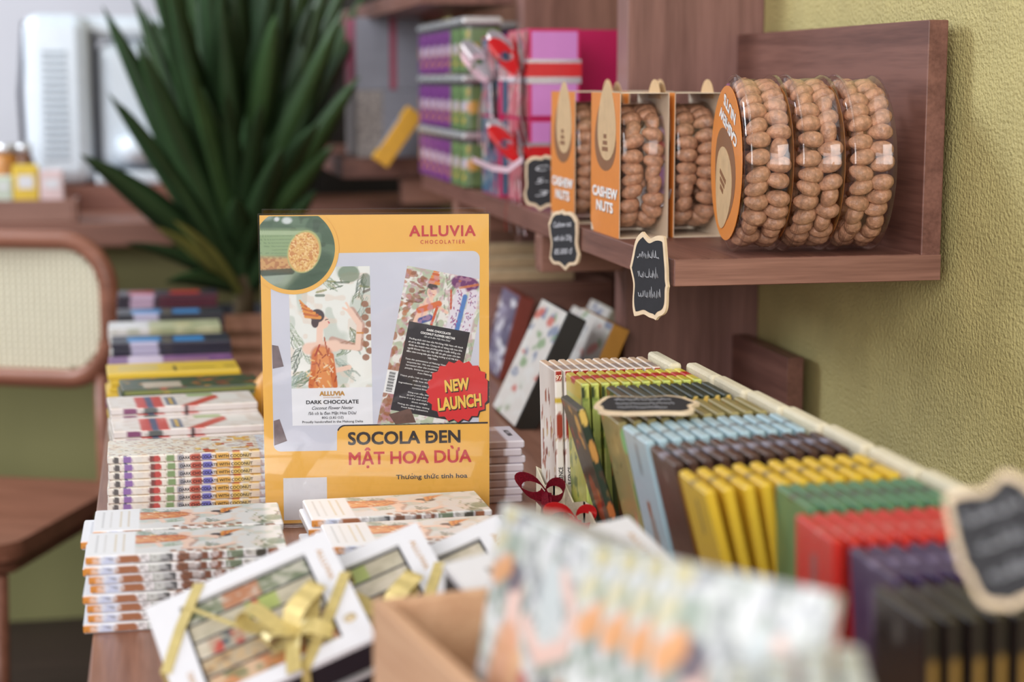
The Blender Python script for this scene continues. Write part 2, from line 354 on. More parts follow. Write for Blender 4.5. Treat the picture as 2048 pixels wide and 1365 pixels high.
def bar_mesh(name, L, Wd, T, painter, bg, nl=56, nf=26, ns=4, mt=None, seed=0):
    """a wrapped chocolate bar: x along its length, print face +z, front edge -y"""
    r = min(.0014, T * .2); ring = []
    for i in range(nf): y = Wd / 2 - r - (Wd - 2 * r) * i / (nf - 1); ring.append((y, T, (Wd / 2 - y)))
    for i in range(ns): z = T - r - (T - 2 * r) * i / (ns - 1); ring.append((-Wd / 2, z, Wd + T - z))
    for i in range(nf): y = -Wd / 2 + r + (Wd - 2 * r) * i / (nf - 1); ring.append((y, 0, Wd / 2 - y))
    for i in range(ns): z = r + (T - 2 * r) * i / (ns - 1); ring.append((Wd / 2, z, 2 * Wd + T + z))
    k = len(ring); rs = [-L / 2] + [-L / 2 + .0012 + (L - .0024) * i / (nl - 1) for i in range(nl)] + [L / 2]
    vs = []; S = np.zeros((len(rs), k)); TT = np.zeros((len(rs), k))
    for i, x in enumerate(rs):
        e = .0010 if i in (0, len(rs) - 1) else 0
        for j, (y, z, t) in enumerate(ring):
            vs.append((x, y - e * (1 if y > 0 else -1), min(max(z, e), T - e))); S[i, j] = (x + L / 2) * 1000; TT[i, j] = t * 1000
    n = len(rs); fs = [(i * k + j, (i + 1) * k + j, (i + 1) * k + (j + 1) % k, i * k + (j + 1) % k) for i in range(n - 1) for j in range(k)]
    for o, sg in ((0, 1), ((n - 1) * k, -1)):
        cap = [[o + i, o + i + 1, o + 2 * nf + ns - 2 - i, o + 2 * nf + ns - 1 - i] for i in range(nf - 1)]
        cap += [[o + nf - 1 + i for i in range(ns + 2)], [o + 2 * nf + ns - 1 + i for i in range(ns + 1)] + [o]]
        fs += [c[::sg] for c in cap]
    p = Paint(S, TT, bg)
    if painter: painter(p, L * 1000, Wd * 1000, T * 1000)
    me = bpy.data.meshes.new(name); me.from_pydata(vs, [], fs)
    a = me.color_attributes.new('print', 'FLOAT_COLOR', 'POINT')
    cc = np.ones((len(vs), 4)); cc[:, :3] = p.C.reshape(-1, 3); a.data.foreach_set('color', cc.ravel())
    me.materials.append(mt or printed('printed_paper')); me.update()
    return me
def painted_sheet(name, w, h, painter, bg, nx=90, ny=90, mt=None):
    """flat printed rectangle, x right and y up from its lower left corner, coordinates in mm passed as S=x, T=y"""
    xs = np.linspace(0, w, nx); ys = np.linspace(0, h, ny); X, Y = np.meshgrid(xs, ys, indexing='ij')
    p = Paint(X * 1000, Y * 1000, bg); painter(p)
    vs = [(x, y, 0) for x in xs for y in ys]; fs = [(i * ny + j, (i + 1) * ny + j, (i + 1) * ny + j + 1, i * ny + j + 1) for i in range(nx - 1) for j in range(ny - 1)]
    me = bpy.data.meshes.new(name); me.from_pydata(vs, [], fs); a = me.color_attributes.new('print', 'FLOAT_COLOR', 'POINT')
    cc = np.ones((len(vs), 4)); cc[:, :3] = p.C.reshape(-1, 3); a.data.foreach_set('color', cc.ravel())
    me.materials.append(mt or printed('printed_paper')); return me

# ------------------------------------------------------------------ materials
SHELFW = wood('shelf_wood', (100, 64, 55), (132, 90, 78), 'Y')
POSTW = wood('post_wood', (108, 74, 66), (142, 103, 94), 'Z')
ARMW = wood('arm_wood', (116, 78, 66), (154, 110, 95), 'X')
TABLEW = wood('table_wood', (126, 84, 66), (156, 110, 90), 'Y', .3)
CRATEW = wood('crate_wood', (196, 150, 116), (220, 178, 142), 'Y', .5)
CHAIRW = wood('chair_wood', (118, 74, 56), (146, 96, 76), 'X', .4)
WHITE = mat('white_card', (220, 219, 224), .4, vary=.02)
CREAM = mat('cream_card', (218, 208, 182), .6, vary=.04, bump=.15, bscale=300)
BLACKP = mat('chalk_black', (30, 29, 34), .7, vary=.15, scale=120)
PLY = mat('plywood_edge', (224, 200, 168), .6, vary=.08, scale=90)
CHALK = mat('chalk_white', (205, 206, 212), .9, vary=.1)
INK = mat('black_ink', (38, 34, 36), .5, vary=.05)
REDINK = mat('red_ink', (196, 48, 52), .5, vary=.04)
GOLDINK = mat('gold_ink', (190, 140, 66), .4, vary=.06)
WHITEINK = mat('white_ink', (240, 238, 236), .5, vary=.02)
TAN = mat('tan_wood_print', (206, 172, 128), .5, vary=.1, scale=60)
BROWNP = mat('brown_print', (134, 88, 52), .5, vary=.06)
ORANGEP = mat('orange_card', (228, 138, 56), .4, vary=.03, coat=.2)
GOLDR = mat('gold_ribbon', (204, 184, 118), .35, metal=.2, vary=.12, scale=200)
REDR = mat('red_satin_ribbon', (206, 34, 38), .3, vary=.06)
WINE = mat('wine_glitter_ribbon', (128, 22, 42), .3, metal=.3, vary=.4, scale=900)
SILV = mat('silver_ribbon', (206, 198, 204), .25, metal=.5, vary=.2, scale=600)
PINKR = mat('pale_pink_ribbon', (224, 190, 200), .3, metal=.2, vary=.1, scale=300)
PLASTIC = clear('clear_plastic', (250, 249, 249))
ACRYL = clear('clear_acrylic', (254, 254, 254), .9, .04)
NUTM = mat('cashew_skin', (190, 142, 112), .36, vary=.36, scale=160, bump=.25, bscale=260)

# ------------------------------------------------------------------ setting
OLIVE = mat('olive_plaster', (204, 190, 128), .42, vary=.08, scale=18, bump=.55, bscale=240)
struct('wall_right', MB().box(.75, .85, -.6, 5.3, 0, 2.7), OLIVE)
struct('wall_back', MB().box(-2.2, .85, 5.2, 5.3, 0, 2.7), mat('grey_paint', (206, 204, 210), .7, vary=.04, scale=3))
struct('floor', MB().box(-3.0, .85, -.6, 5.3, -.05, 0), wood('floor_wood', (40, 28, 26), (56, 40, 36), 'X', .5))

# table, far and near
ft = thing('display_table', 'brown wooden display table under the poster stand, its top a step higher', 'table', (.33, 2.4, 0))
B = MB().rbox(-.064 - .33, .56 - .33, 1.47 - 2.4, 3.15 - 2.4, .725, .75, .0015); B.build('tabletop', TABLEW, ft)
for x in (-.02, .52):
    for y in (1.56, 3.08): MB().box(x - .33 - .025, x - .33 + .025, y - 2.4 - .025, y - 2.4 + .025, 0, .725).build('leg', POSTW, ft)
MB().box(-.36, .20, -.85, .68, .64, .725).build('apron', ARMW, ft)
nt_ = thing('display_table', 'brown wooden display table in front, a step lower, under the ribboned gift boxes', 'table', (.33, .95, 0))
MB().rbox(-.058 - .33, .56 - .33, .45 - .95, 1.468 - .95, .70, .727, .0015).build('tabletop', TABLEW, nt_)
for x in (-.02, .52):
    for y in (.53, 1.38): MB().box(x - .33 - .025, x - .33 + .025, y - .95 - .025, y - .95 + .025, 0, .70).build('leg', POSTW, nt_)
MB().box(-.36, .20, -.44, .46, .62, .70).build('apron', ARMW, nt_)

o = MB().rbox(.330, .555, .74, 1.466, .7272, .7500, .001).build('low_plinth', TABLEW); tag(o, 'thin brown wooden plinth under the nearer rows of standing chocolate bars', 'plinth')
# ------------------------------------------------------------------ shelving on the right wall
ZS = 1.002
su = thing('wall_shelf', 'long brown wooden shelf on the olive wall carrying the cashew tubs', 'shelf', (.6, 2.3, .976))
O = Vector((.6, 2.3, .976))
def lb(mb, x0, x1, y0, y1, z0, z1, r=.0012): return mb.rbox(x0 - O.x, x1 - O.x, y0 - O.y, y1 - O.y, z0 - O.z, z1 - O.z, r)
lb(MB(), .470, .7145, 1.55, 3.10, .976, ZS).build('shelf_board', SHELFW, su)
lb(MB(), .471, .7350, 1.5488, 1.5499, .9768, 1.0012, .0003).build('edge_band', ARMW, su)
for y0, y1 in ((1.55, 2.098), (2.152, 2.718), (2.772, 3.10)):
    lb(MB(), .7148, .735, y0, y1, .9765, 1.222).build('back_board', SHELFW, su)
posts = []
for i, y in enumerate((2.10, 2.72, 3.34)):
    p_ = thing('wall_post', ['brown wooden post nearest the camera, behind the cashew packs', 'brown wooden post behind the pink gift boxes', 'brown wooden post at the far end of the shelves'][i], 'post', (.65, y, 0))
    MB().rbox(.574 - .65, .7495 - .65, 0, .05, 0, 2.6, .0015).build('upright', POSTW, p_)
    for dy, x0 in ((.006, .468), (.11, .490)):
        MB().rbox(x0 - .65, (.5738 if dy < .05 else .7) - .65, dy, dy + .035, .930, .9755, .0015).build('bracket_arm', ARMW, p_)
lo = thing('low_wall_shelf', 'low brown wooden ledge on the wall behind the standing chocolate rows', 'shelf', (.72, 2.0, .75))
MB().rbox(-.0052, .015, -.1, .098, .0, .097, .001).build('back_board', SHELFW, lo)
MB().rbox(-.0052, .015, .152, .70, .0, .097, .001).build('back_board', SHELFW, lo)
# far shelf and the upper shelf
fs_ = thing('wall_shelf', 'brown shelf beyond the tins, holding grey and pink boxes', 'shelf', (.55, 3.6, .99))
MB().rbox(.36 - .55, .749 - .55, 3.395 - 3.6, .55, -.012, .026, .001).build('shelf_board', SHELFW, fs_)
us = thing('wall_shelf', 'brown upper shelf above the purple tins', 'shelf', (.6, 3.4, 1.285))
MB().rbox(.42 - .6, .5735 - .6, 2.78 - 3.4, .75, 0, .03, .001).build('shelf_board', SHELFW, us)

# ------------------------------------------------------------------ chocolate bars
def bow(parent, loc, size, mats, axis, seed, name='ribbon_bow', tails=3):
    """loops and tails around loc; axis = outward direction"""
    n = Vector(axis).normalized(); s = Vector((0, 0, 1)).cross(n).normalized(); u = Vector((0, 0, 1)); r = random.Random(seed); L0 = Vector(loc)
    for mi, m in enumerate(mats):
        b = MB()
        for sg in (1, -1):
            tilt = r.uniform(.15, .8); pts = []
            for t in np.linspace(.1, 2 * PI - .1, 18):
                rr = size * (.55 - .1 * mi); pts.append(L0 + s * (sg * rr * (1 - math.cos(t)) * .6) + u * (rr * math.sin(t) * .45 + tilt * rr * (1 - math.cos(t)) * .5) + n * (size * .16 * (1 - math.cos(t)) + .002 + .003 * mi))
            b.ribbon(pts, n * .5 + u * .75 + s * (sg * .35), size * .36)
        for k in range(tails - mi):
            a = r.uniform(-.6, .6); pts = [L0 + n * (.004 + .006 * math.sin(q * 3)) + s * (a * size * q * 1.2 + .004 * math.sin(q * 5 + k)) - u * (size * 1.7 * q) for q in np.linspace(0, 1, 10)]
            b.ribbon(pts, s + n * .5, size * .28)
        b.build(name, m, parent)
GL = printed('glossy_wrapper', .3, .3)
def place_lying(me, name, stacks, L): pass
BW, BL, BT = .075, .16, .0077
def stack(me, name, x, y, z, n, desc, cat, group, rot=0, jit=.003, parts=None, t=BT, gap=.0002, where='of its stack', left=0):
    """n bars lying flat; x,y centre of the lowest; every bar its own object"""
    first = None
    for i in range(n):
        zz = z + i * (t + gap); k = n - 1 - i
        pos = 'topmost' if k == 0 else ('lowest' if i == 0 else ORD[k] + ' from the top')
        lab = f'{desc}, {pos} {where}'
        M = Matrix.Translation((x + random.uniform(-jit, jit) - (left if i % 3 == 0 else 0), y + random.uniform(-jit, jit) * .4, zz)) @ Matrix.Rotation(rot + random.uniform(-.012, .012), 4, 'Z')
        if first is None:
            o = put(name, me, None, M); tag(o, lab, cat, group); first = o
            for (pn, pm, PM) in (parts or []): put(pn, pm, o, PM)
        else: o = dup(first, M, lab, group)
    return o
nectar = bar_mesh('nectar_bar', BL, BW, BT, mk_nectar, (224, 222, 222), 96, 46, 5, GL)
cocon = bar_mesh('coconut_bar', BL + .003, BW + .004, BT, mk_coconut, (238, 232, 220), 110, 40, 6, GL)
stack(nectar, 'chocolate_bar', .022, 1.430, .7272, 8, 'illustrated chocolate bar', 'chocolate bar', 'illustrated bars stacked at the front left', 0, .004, left=.006, where='of the front left stack')
stack(nectar, 'chocolate_bar', .020, 1.514, .7502, 5, 'illustrated chocolate bar', 'chocolate bar', 'illustrated bars stacked second from the front', 0, .004, left=.005, where='of the stack left of the poster foot')
stack(nectar, 'chocolate_bar', .208, 1.520, .7502, 5, 'illustrated chocolate bar', 'chocolate bar', 'illustrated bars before the poster', .02, .004, left=.008, where='of the stack before the poster')
stack(nectar, 'chocolate_bar', .214, 1.425, .7272, 8, 'illustrated chocolate bar', 'chocolate bar', 'illustrated bars in front of the poster stack', .015, .004, left=.008, where='of the stack behind the middle gift box')
tm = fit_text('DARK CHOCOLATE WITH COCONUT', .070, .0029, bold=.02, m=INK)
sx_ = basis((.022, -(BW + .004) / 2 - .00012, BT / 2 - .0016), (1, 0, 0), (0, 0, 1), (0, -1, 0))
stack(cocon, 'chocolate_bar', .030, 1.742, .7502, 7, 'coconut chocolate bar', 'chocolate bar', 'coconut bars left of the poster', 0, .0012, parts=[('lettering', tm, sx_)], where='of the stack left of the poster')

def simple(bg, f, **k): return bar_mesh('bar', BL, BW, BT, f, bg, 44, 20, 4, GL)
def mk_redblue(p, L, Wd, T):
    p.noise(7, .55, (222, 208, 196), .7, 61); r = random.Random(61)
    p.rect(L * .18, L * .36, 12, Wd + 1, (204, 66, 56)); p.rect(L * .24, L * .30, 10, Wd + 1, (74, 84, 120)); p.rect(L * .38, L * .46, 20, Wd - 6, (96, 110, 140)); p.rect(L * .40, L * .44, 22, Wd - 10, (220, 180, 80))
    p.rect(L * .54, L * .74, 4, 22, (140, 170, 90), .8); p.line([(L * .53, Wd), (L * .74, 26)], 15, (208, 80, 64)); p.rect(L * .76, L * .9, 14, 50, (236, 232, 226))
    p.rect(0, L, Wd + 1, 1e4, (222, 214, 214), .7); p.ell(L * .13, Wd + 5, 8, 6, (130, 70, 110)); p.ell(L * .27, Wd + 5, 9, 5, (92, 96, 96)); p.rect(L * .5, L * .53, Wd - 4, 1e4, (60, 40, 44))
    for k in range(30): s = r.uniform(0, L); t = r.uniform(0, Wd); p.line([(s, t), (s + r.uniform(-8, 8), t + r.uniform(-3, 3))], 1.1, r.choice([(150, 84, 70), (196, 150, 110), (120, 140, 110)]), .6)
def mk_jungle(p, L, Wd, T):
    mk_floral(p, L, Wd, T, [(196, 110, 50), (90, 110, 60), (60, 80, 60), (226, 160, 70), (160, 60, 44)], (64, 84, 60), 80, 71, big=6); p.rect(L * .16, L * .42, 30, Wd - 6, (206, 190, 170), .9); p.rect(L * .02, L * .98, Wd + 3, 1e4, (170, 176, 96), .5)
def mk_yellow(p, L, Wd, T):
    p.rect(L * .08, L * .38, 16, Wd - 18, (214, 190, 110), .8); p.rect(L * .50, L * .53, 30, Wd - 8, (50, 44, 30)); p.line([(L * .58, Wd - 26), (L * .8, Wd - 26)], 9, (150, 124, 40), .8); p.rect(L * .9, L * .97, 30, Wd - 20, (180, 150, 60), .6)
def mk_purple(p, L, Wd, T): p.noise(9, .5, (150, 96, 150), .7, 81); p.rect(L * .16, L * .42, 0, 1e4, (218, 200, 220)); p.rect(L * .44, L * .8, Wd * .5, Wd * .7, (196, 150, 140), .7)
def mk_navy(p, L, Wd, T): p.rect(L * .14, L * .40, 20, Wd - 12, (70, 140, 200)); p.rect(L * .16, L * .38, Wd - 12, 1e4, (190, 186, 214)); p.rect(L * .52, L * .78, 24, Wd - 8, (66, 138, 200)); p.rect(L * .42, L * .5, 20, Wd, (110, 100, 84), .7)
def mk_palegreen(p, L, Wd, T): p.rect(0, L * .36, 0, 1e4, (224, 222, 220)); p.noise(10, .5, (150, 160, 120), .6, 91); p.rect(0, L * .34, 0, Wd, (226, 224, 224)); p.ell(L * .66, Wd * .6, 14, 16, (206, 196, 150))
def mk_darkred(p, L, Wd, T): p.rect(L * .12, L * .36, 16, Wd - 16, (176, 50, 60)); p.rect(L * .13, L * .36, Wd - 16, 1e4, (196, 170, 196)); p.rect(L * .52, L * .82, 14, Wd - 16, (184, 48, 46)); p.rect(L * .4, L, Wd, 1e4, (90, 34, 50))
rows_left = [
 ('red and blue printed white bar', (234, 226, 220), mk_redblue, 7, .028, 1.868, .05, 'of the nearer such stack'),
 ('white bar printed red and blue', (234, 226, 220), mk_redblue, 8, .026, 1.957, .06, 'of the farther such stack'),
 ('green jungle print bar', (74, 80, 58), mk_jungle, 8, .034, 2.075, .06, 'of the stack before the yellow bars'),
 ('plain yellow chocolate bar', (232, 196, 66), mk_yellow, 8, .018, 2.19, .05, 'of the stack left of the poster'),
 ('purple banded bar', (128, 84, 134), mk_purple, 7, .014, 2.30, .02, 'of the stack behind the yellow bars'),
 ('navy and blue bar', (52, 52, 66), mk_navy, 8, .016, 2.44, .02, 'of the nearer navy stack'),
 ('pale green bar', (196, 196, 160), mk_palegreen, 8, .012, 2.585, .0, 'of the stack between the navy ones'),
 ('navy bar', (50, 50, 60), mk_navy, 8, .020, 2.735, .0, 'of the navy stack farther back'),
 ('dark bar with red blocks', (52, 44, 58), mk_darkred, 9, .018, 2.91, .0, 'of the farthest stack'),
]
for d, bg, f, n, x, y, rot, wh in rows_left:
    stack(simple(bg, f), 'chocolate_bar', x, y, .7502, n, d, 'chocolate bar', d + 's on the left', rot, .0025, where=wh)
# stack right of the poster
def mk_brownflower(p, L, Wd, T):
    p.noise(8, .5, (206, 170, 150), .8, 95); mk_floral(p, L, Wd, T, [(150, 90, 150), (220, 170, 90), (130, 80, 60), (190, 140, 120)], None, 60, 96, big=5)
    p.rect(L * .89, L, 0, 1e4, (226, 220, 230)); p.rect(L * .77, L * .895, Wd * .3, 1e4, (112, 76, 66), .6); p.rect(L * .60, L * .74, Wd - 6, 1e4, (150, 106, 96), .7); p.rect(L * .50, L * .60, Wd - 6, 1e4, (176, 140, 170), .7); p.rect(L * .72, L * .8, 4, Wd * .5, (206, 150, 120), .8)
am = fit_text('ALLUVIA', .030, .0055, bold=.02, m=INK)
E_ = stack(simple((206, 180, 172), mk_brownflower), 'chocolate_bar', .272, 1.700, .7502, 8, 'mauve floral chocolate bar', 'chocolate bar', 'floral bars right of the poster', 0, .002, parts=[('lettering', am, basis((.068, .002, BT + .0001), (0, -1, 0), (1, 0, 0), (0, 0, 1)))], where='of the stack right of the poster')

# --- rows of standing bars on the right
SBL, SBW, SBT = .152, .064, .0072
def sbar(bg, f, nl=40, nf=16, mt=None): return bar_mesh('bar', SBL, SBW, SBT, f, bg, nl, nf, 4, mt or GL)
def s_nib(p, L, Wd, T):
    r = random.Random(5)
    for k in range(26): p.ell(r.uniform(8, L * .84), r.uniform(0, Wd + T), r.uniform(5, 9), r.uniform(2, 3.2), r.choice([(156, 74, 50), (170, 92, 62), (132, 60, 46)]), .95, r.uniform(-.3, .3))
    for k in range(18): s = r.uniform(8, L * .8); t = r.uniform(0, Wd); p.line([(s, t), (s + 14, t + r.uniform(-4, 4))], .8, (196, 160, 80), .8)
    p.ell(L * .66, Wd + T * .5, 13, 4, (162, 62, 48)); p.ell(L * .12, Wd + T * .5, 10, 4, (166, 84, 54))
    p.rect(L * .80, L * .83, Wd - 2, Wd + T, (206, 176, 70)); p.rect(L * .935, L * .995, Wd + .4, Wd + T, (160, 44, 38)); p.rect(L - 1.2, L + 2, 0, Wd, (222, 190, 160)); p.rect(L - 1.2, L + 2, Wd * .55, Wd * .9, (170, 150, 140))
def s_lime(p, L, Wd, T):
    mk_floral(p, L, Wd, T, [(120, 150, 70), (226, 220, 130), (90, 120, 60)], (196, 206, 110), 40, 6, big=8); p.rect(L * .9, L + 2, 0, Wd * .9, (222, 202, 74)); p.ell(L, Wd * .45, 5, 9, (196, 50, 40)); p.ell(L * .95, Wd, 6, 3, (60, 70, 40))
    p.rect(L * .3, L * .9, Wd + 1, Wd + T, (190, 204, 110), .7)
def s_dkgreen(p, L, Wd, T):
    mk_floral(p, L, Wd, T, [(206, 120, 50), (150, 60, 40), (90, 100, 60), (226, 170, 80)], (48, 62, 52), 46, 7, big=7); p.rect(L - 2, L + 2, 0, Wd, (62, 70, 58)); p.ell(L * .95, Wd + T / 2, 7, 4, (226, 190, 100)); p.rect(L * .3, L * .9, Wd + .5, Wd + T, (48, 62, 50), .8)
    p.ell(L * .75, Wd + T / 2, 10, 3, (206, 150, 80)); p.ell(L * .4, Wd + T / 2, 8, 3, (190, 110, 60)); p.ell(L * .4, Wd * .5, 26, 14, (176, 76, 40), .8); p.ell(L * .9, Wd * .75, 8, 8, (226, 180, 90))
def s_olive(p, L, Wd, T):
    mk_floral(p, L, Wd, T, [(120, 108, 64), (190, 180, 120), (90, 86, 50), (150, 160, 100), (196, 120, 90)], (156, 142, 92), 70, 8, big=4); p.ell(L * .9, Wd + T * .4, 10, 6, (140, 180, 120)); p.ell(L * .6, Wd + T * .4, 12, 4, (120, 140, 90)); p.ell(L * .35, Wd * .8, 22, 5, (206, 120, 92), .8)
def s_blue(p, L, Wd, T):
    p.line([(L * .8, Wd * .5), (L * .95, Wd * .5)], 5, (110, 120, 128)); p.ell(L * .45, Wd * .55, 20, 9, (146, 130, 118), .8); p.ell(L * .6, Wd * .5, 6, 4, (150, 100, 70)); p.line([(L * .12, Wd * .3), (L * .12, Wd * .8)], 3, (120, 134, 150), .7); p.ell(L, Wd * .55, 3, 4, (96, 100, 104), .8)
def s_brown(p, L, Wd, T):
    p.ell(L * .9, Wd * .5, 6, 5, (120, 104, 96), .8); p.ell(L * .3, Wd * .5, 24, 16, (196, 150, 100), .8); p.ell(L, Wd * .45, 3, 7, (150, 150, 168), .7); p.rect(L * .4, L * .94, Wd + 1, Wd + T, (150, 104, 40), .8); p.rect(L * .02, L * .2, 0, Wd, (150, 134, 124), .6)
def s_yel(p, L, Wd, T):
    p.line([(L * .76, Wd * .55), (L * .9, Wd * .55)], 4.5, (136, 116, 70)); p.ell(L * .35, Wd * .55, 26, 11, (196, 178, 130), .9); p.ell(L * .3, Wd * .55, 12, 5, (150, 130, 110), .8); p.ell(L, Wd * .5, 3, 3.6, (120, 100, 60), .9)
def s_green(p, L, Wd, T): p.ell(L, Wd * .5, 4, 5, (74, 66, 66), .9); p.ell(L * .85, Wd + T / 2, 8, 2, (70, 50, 60)); p.ell(L * .4, Wd * .5, 26, 12, (150, 150, 110), .8)
def s_red(p, L, Wd, T): p.line([(L * .76, Wd * .5), (L * .88, Wd * .5)], 6, (150, 90, 90)); p.ell(L * .4, Wd * .5, 24, 10, (206, 140, 70)); p.ell(L * .2, Wd * .5, 14, 12, (130, 40, 30), .7); p.ell(L, Wd * .6, 3, 3, (206, 120, 110), .9)
def s_pur(p, L, Wd, T): p.line([(L * .74, Wd * .5), (L * .88, Wd * .5)], 7, (120, 104, 134), .8); p.ell(L, Wd * .5, 3, 6, (130, 116, 150), .8); p.ell(L * .4, Wd * .5, 20, 9, (110, 80, 110))
def s_blk(p, L, Wd, T): p.rect(L * .3, L * .86, Wd + 1.5, Wd + T - 1, (150, 116, 56), .9); p.ell(L * .9, Wd * .5, 6, 6, (96, 92, 88)); p.ell(L * .4, Wd * .5, 20, 10, (120, 90, 50))
#  name-word, bg, painter, Y centre, X left at top, X right at top, n, lean of first (deg), z top
ROWS = [
 ('white chocolate bar with red cocoa beans', (238, 230, 222), s_nib, 1.560, .352, .446, 12, 1.5, .905, 1.0),
 ('lime and yellow chocolate bar', (206, 208, 104), s_lime, 1.488, .360, .462, 12, 3, .902, 1.0),
 ('dark green jungle print bar', (54, 66, 54), s_dkgreen, 1.412, .337, .464, 11, 17, .901, 1.0),
 ('olive floral chocolate bar', (156, 144, 96), s_olive, 1.336, .352, .468, 11, 13, .900, 1.0),
 ('light blue chocolate bar', (172, 198, 208), s_blue, 1.262, .352, .472, 12, 13, .902, 1.0),
 ('dark brown chocolate bar', (70, 48, 42), s_brown, 1.186, .352, .476, 12, 14, .899, 1.0),
 ('bright yellow chocolate bar', (228, 190, 58), s_yel, 1.104, .349, .478, 11, 15, .903, 1.0),
 ('green chocolate bar', (88, 134, 98), s_green, 1.028, .392, .482, 10, 2, .903, 1.0),
 ('bright red chocolate bar', (206, 50, 42), s_red, .950, .376, .482, 11, 2, .905, 1.0),
 ('deep purple chocolate bar', (62, 42, 84), s_pur, .874, .380, .484, 10, 4, .903, 1.0),
 ('black and gold chocolate bar', (34, 27, 26), s_blk, .798, .362, .486, 11, 2, .893, 1.0)]
ZBOX = .7508
pure = fit_text('PURE INDULGENCE', .036, .0042, bold=.02, m=INK)
logo = text_mesh('97', .0045, 'CENTER', bold=.03, m=mat('cream_ink', (236, 214, 190), .5))
for ri, (d, bg, f, yc, xl, xr, n, lean, zt, _) in enumerate(ROWS):
    me = sbar(bg, f, 60 if ri < 4 else 36, 20 if ri < 4 else 14)
    zb = ZBOX
    tray_n = ['white bean print', 'lime', 'dark green', 'olive', 'light blue', 'dark brown', 'yellow', 'green', 'red', 'purple', 'black and gold'][ri]
    y0, y1 = yc - .0374, yc + .0374
    # cream tray
    tr = thing('card_tray', f'cream card tray holding the {tray_n} chocolate bars', 'tray', (xl, yc, zb), group='cream trays of standing bars')
    xb = xl + (SBL - .052) * math.sin(math.radians(lean)) - .0045; X1 = xr + .013
    hL = .055
    MB().box(xb - xl, X1 - xl, y0 - yc, y1 - yc, 0, .0015).build('tray_floor', CREAM, tr)
    lw = [(y0, 0), (y1, 0), (y1, hL * .9), (yc + .004, hL * .72), (y0, hL * .92)]
    MB().prism([(a - yc, b) for a, b in lw], .0015, basis((xb - xl, 0, 0), (0, 1, 0), (0, 0, 1), (1, 0, 0))).build('notched_front', CREAM, tr)
    for yy in (y0, y1 - .0012):
        sw = [(xb, 0), (X1, 0), (X1, .06), (xb + .042, hL * .93), (xb + .022, hL * .68), (xb, hL * .92)]
        MB().prism([(a - xl, b) for a, b in sw], .0012, basis((0, yy - yc + .0012, 0), (1, 0, 0), (0, 0, 1), (0, -1, 0))).build('side_wall', CREAM, tr)
    MB().rbox(X1 - xl, X1 + .012 - xl, y0 - yc, y1 - yc, 0, .909 - zb, .003).build('end_wall', CREAM, tr)
    if ri in (0, 1):
        RM = WINE if ri == 0 else REDR
        c0 = Vector((xb - xl - .004, y0 - yc + .012, .032))
        MB().ribbon([(xb - xl - .0012, y1 - yc, .022), (xb - xl - .0012, y0 - yc - .001, .022), (xb - xl + .02, y0 - yc - .0018, .022), (X1 - xl, y0 - yc - .0018, .022)], (0, 0, 1), .009).build('ribbon_band', RM, tr)
        bow(tr, c0 + Vector((-.003, -.012, .012 if ri == 0 else .004)), .034, [RM], (-.55, -.85, 0), 3 + ri, tails=2)
    first = None
    for i in range(n):
        k = i / (n - 1); le = math.radians(lean * (1 - k) ** 1.1 + random.uniform(-.25, .25)); xt = xl + (xr - xl) * k
        if ri == 2 and i: k2 = (i - 1) / (n - 2); le = math.radians(4 * (1 - k2)); xt = .378 + (xr - .378) * k2
        xbm = xt + SBL * math.sin(le); base = zb + .0018
        H = SBL * math.cos(le); zoff = max(0, min(zt - base - H, .004)) * 0
        # local x up along the bar, local z = face normal to -X, local y = +Y
        xa = Vector((-math.sin(le), 0, math.cos(le))); ya = Vector((0, 1, 0)); za = xa.cross(ya)
        cen = Vector((xbm, yc + random.uniform(-.0008, .0008), base)) + xa * (SBL / 2) + Vector((SBT, 0, 0)) + Vector((0, 0, .0004))
        yw = random.uniform(-.02, .02)
        M = Matrix.Translation(cen) @ Matrix.Rotation(yw, 4, 'Z') @ Matrix.Translation(-cen) @ basis(cen, xa, ya, za)
        lab = f'{d} standing in its tray, {ORD[i]} from the left'
        if first is None:
            first = o = tag(put('chocolate_bar', me, None, M), lab, 'chocolate bar', d + 's standing in a tray')
            if ri == 0:
                put('lettering', pure, o, basis((-.032, -SBW / 2 - .00012, SBT / 2 - .0021), (1, 0, 0), (0, 0, 1), (0, -1, 0)))
                put('logo', logo, o, basis((SBL / 2 - .0085, -SBW / 2 - .00012, SBT / 2), (0, 0, -1), (1, 0, 0), (0, -1, 0)))
        else: o = dup(first, M, lab)

# ------------------------------------------------------------------ poster stand
ang = math.radians(-6.6)
SXV = Vector((math.cos(ang), math.sin(ang), 0)); SNV = Vector((math.sin(ang), -math.cos(ang), 0))
TOPC = at(749.5, 429, d=1.606)
PH = TOPC.z - .7545; PWID = .21
PM = basis((TOPC.x, TOPC.y, .7545), SXV, (0, 0, 1), SNV)     # origin: bottom centre of the sheet
st = thing('poster_stand', 'clear acrylic stand holding the orange launch poster upright on the table', 'stand', M=PM)
MB().rbox(-.1065, .1065, -.002, PH + .002, .0016, .0036, .0006).build('front_pane', ACRYL, st)
MB().rbox(-.1045, .1045, -.002, PH + .0035, -.034, -.0315, .0006).build('back_pane', ACRYL, st)
MB().rbox(-.1065, .1065, -.0042, -.0021, -.036, .0045, .0006).build('base', ACRYL, st)
po = thing('poster', 'orange poster announcing new dark chocolate, upright among the chocolate stacks', 'poster', M=PM)
def S5(x, y):   # poster coordinates read off the photograph, in metres on the sheet
    return ((x - 57 - (y - 82) * .019) / 1243 * .21 - .105, PH - (y - 79) * .0001685)
def S6(x, y): return S5(.8 * x, 1146.6 + .8 * y)
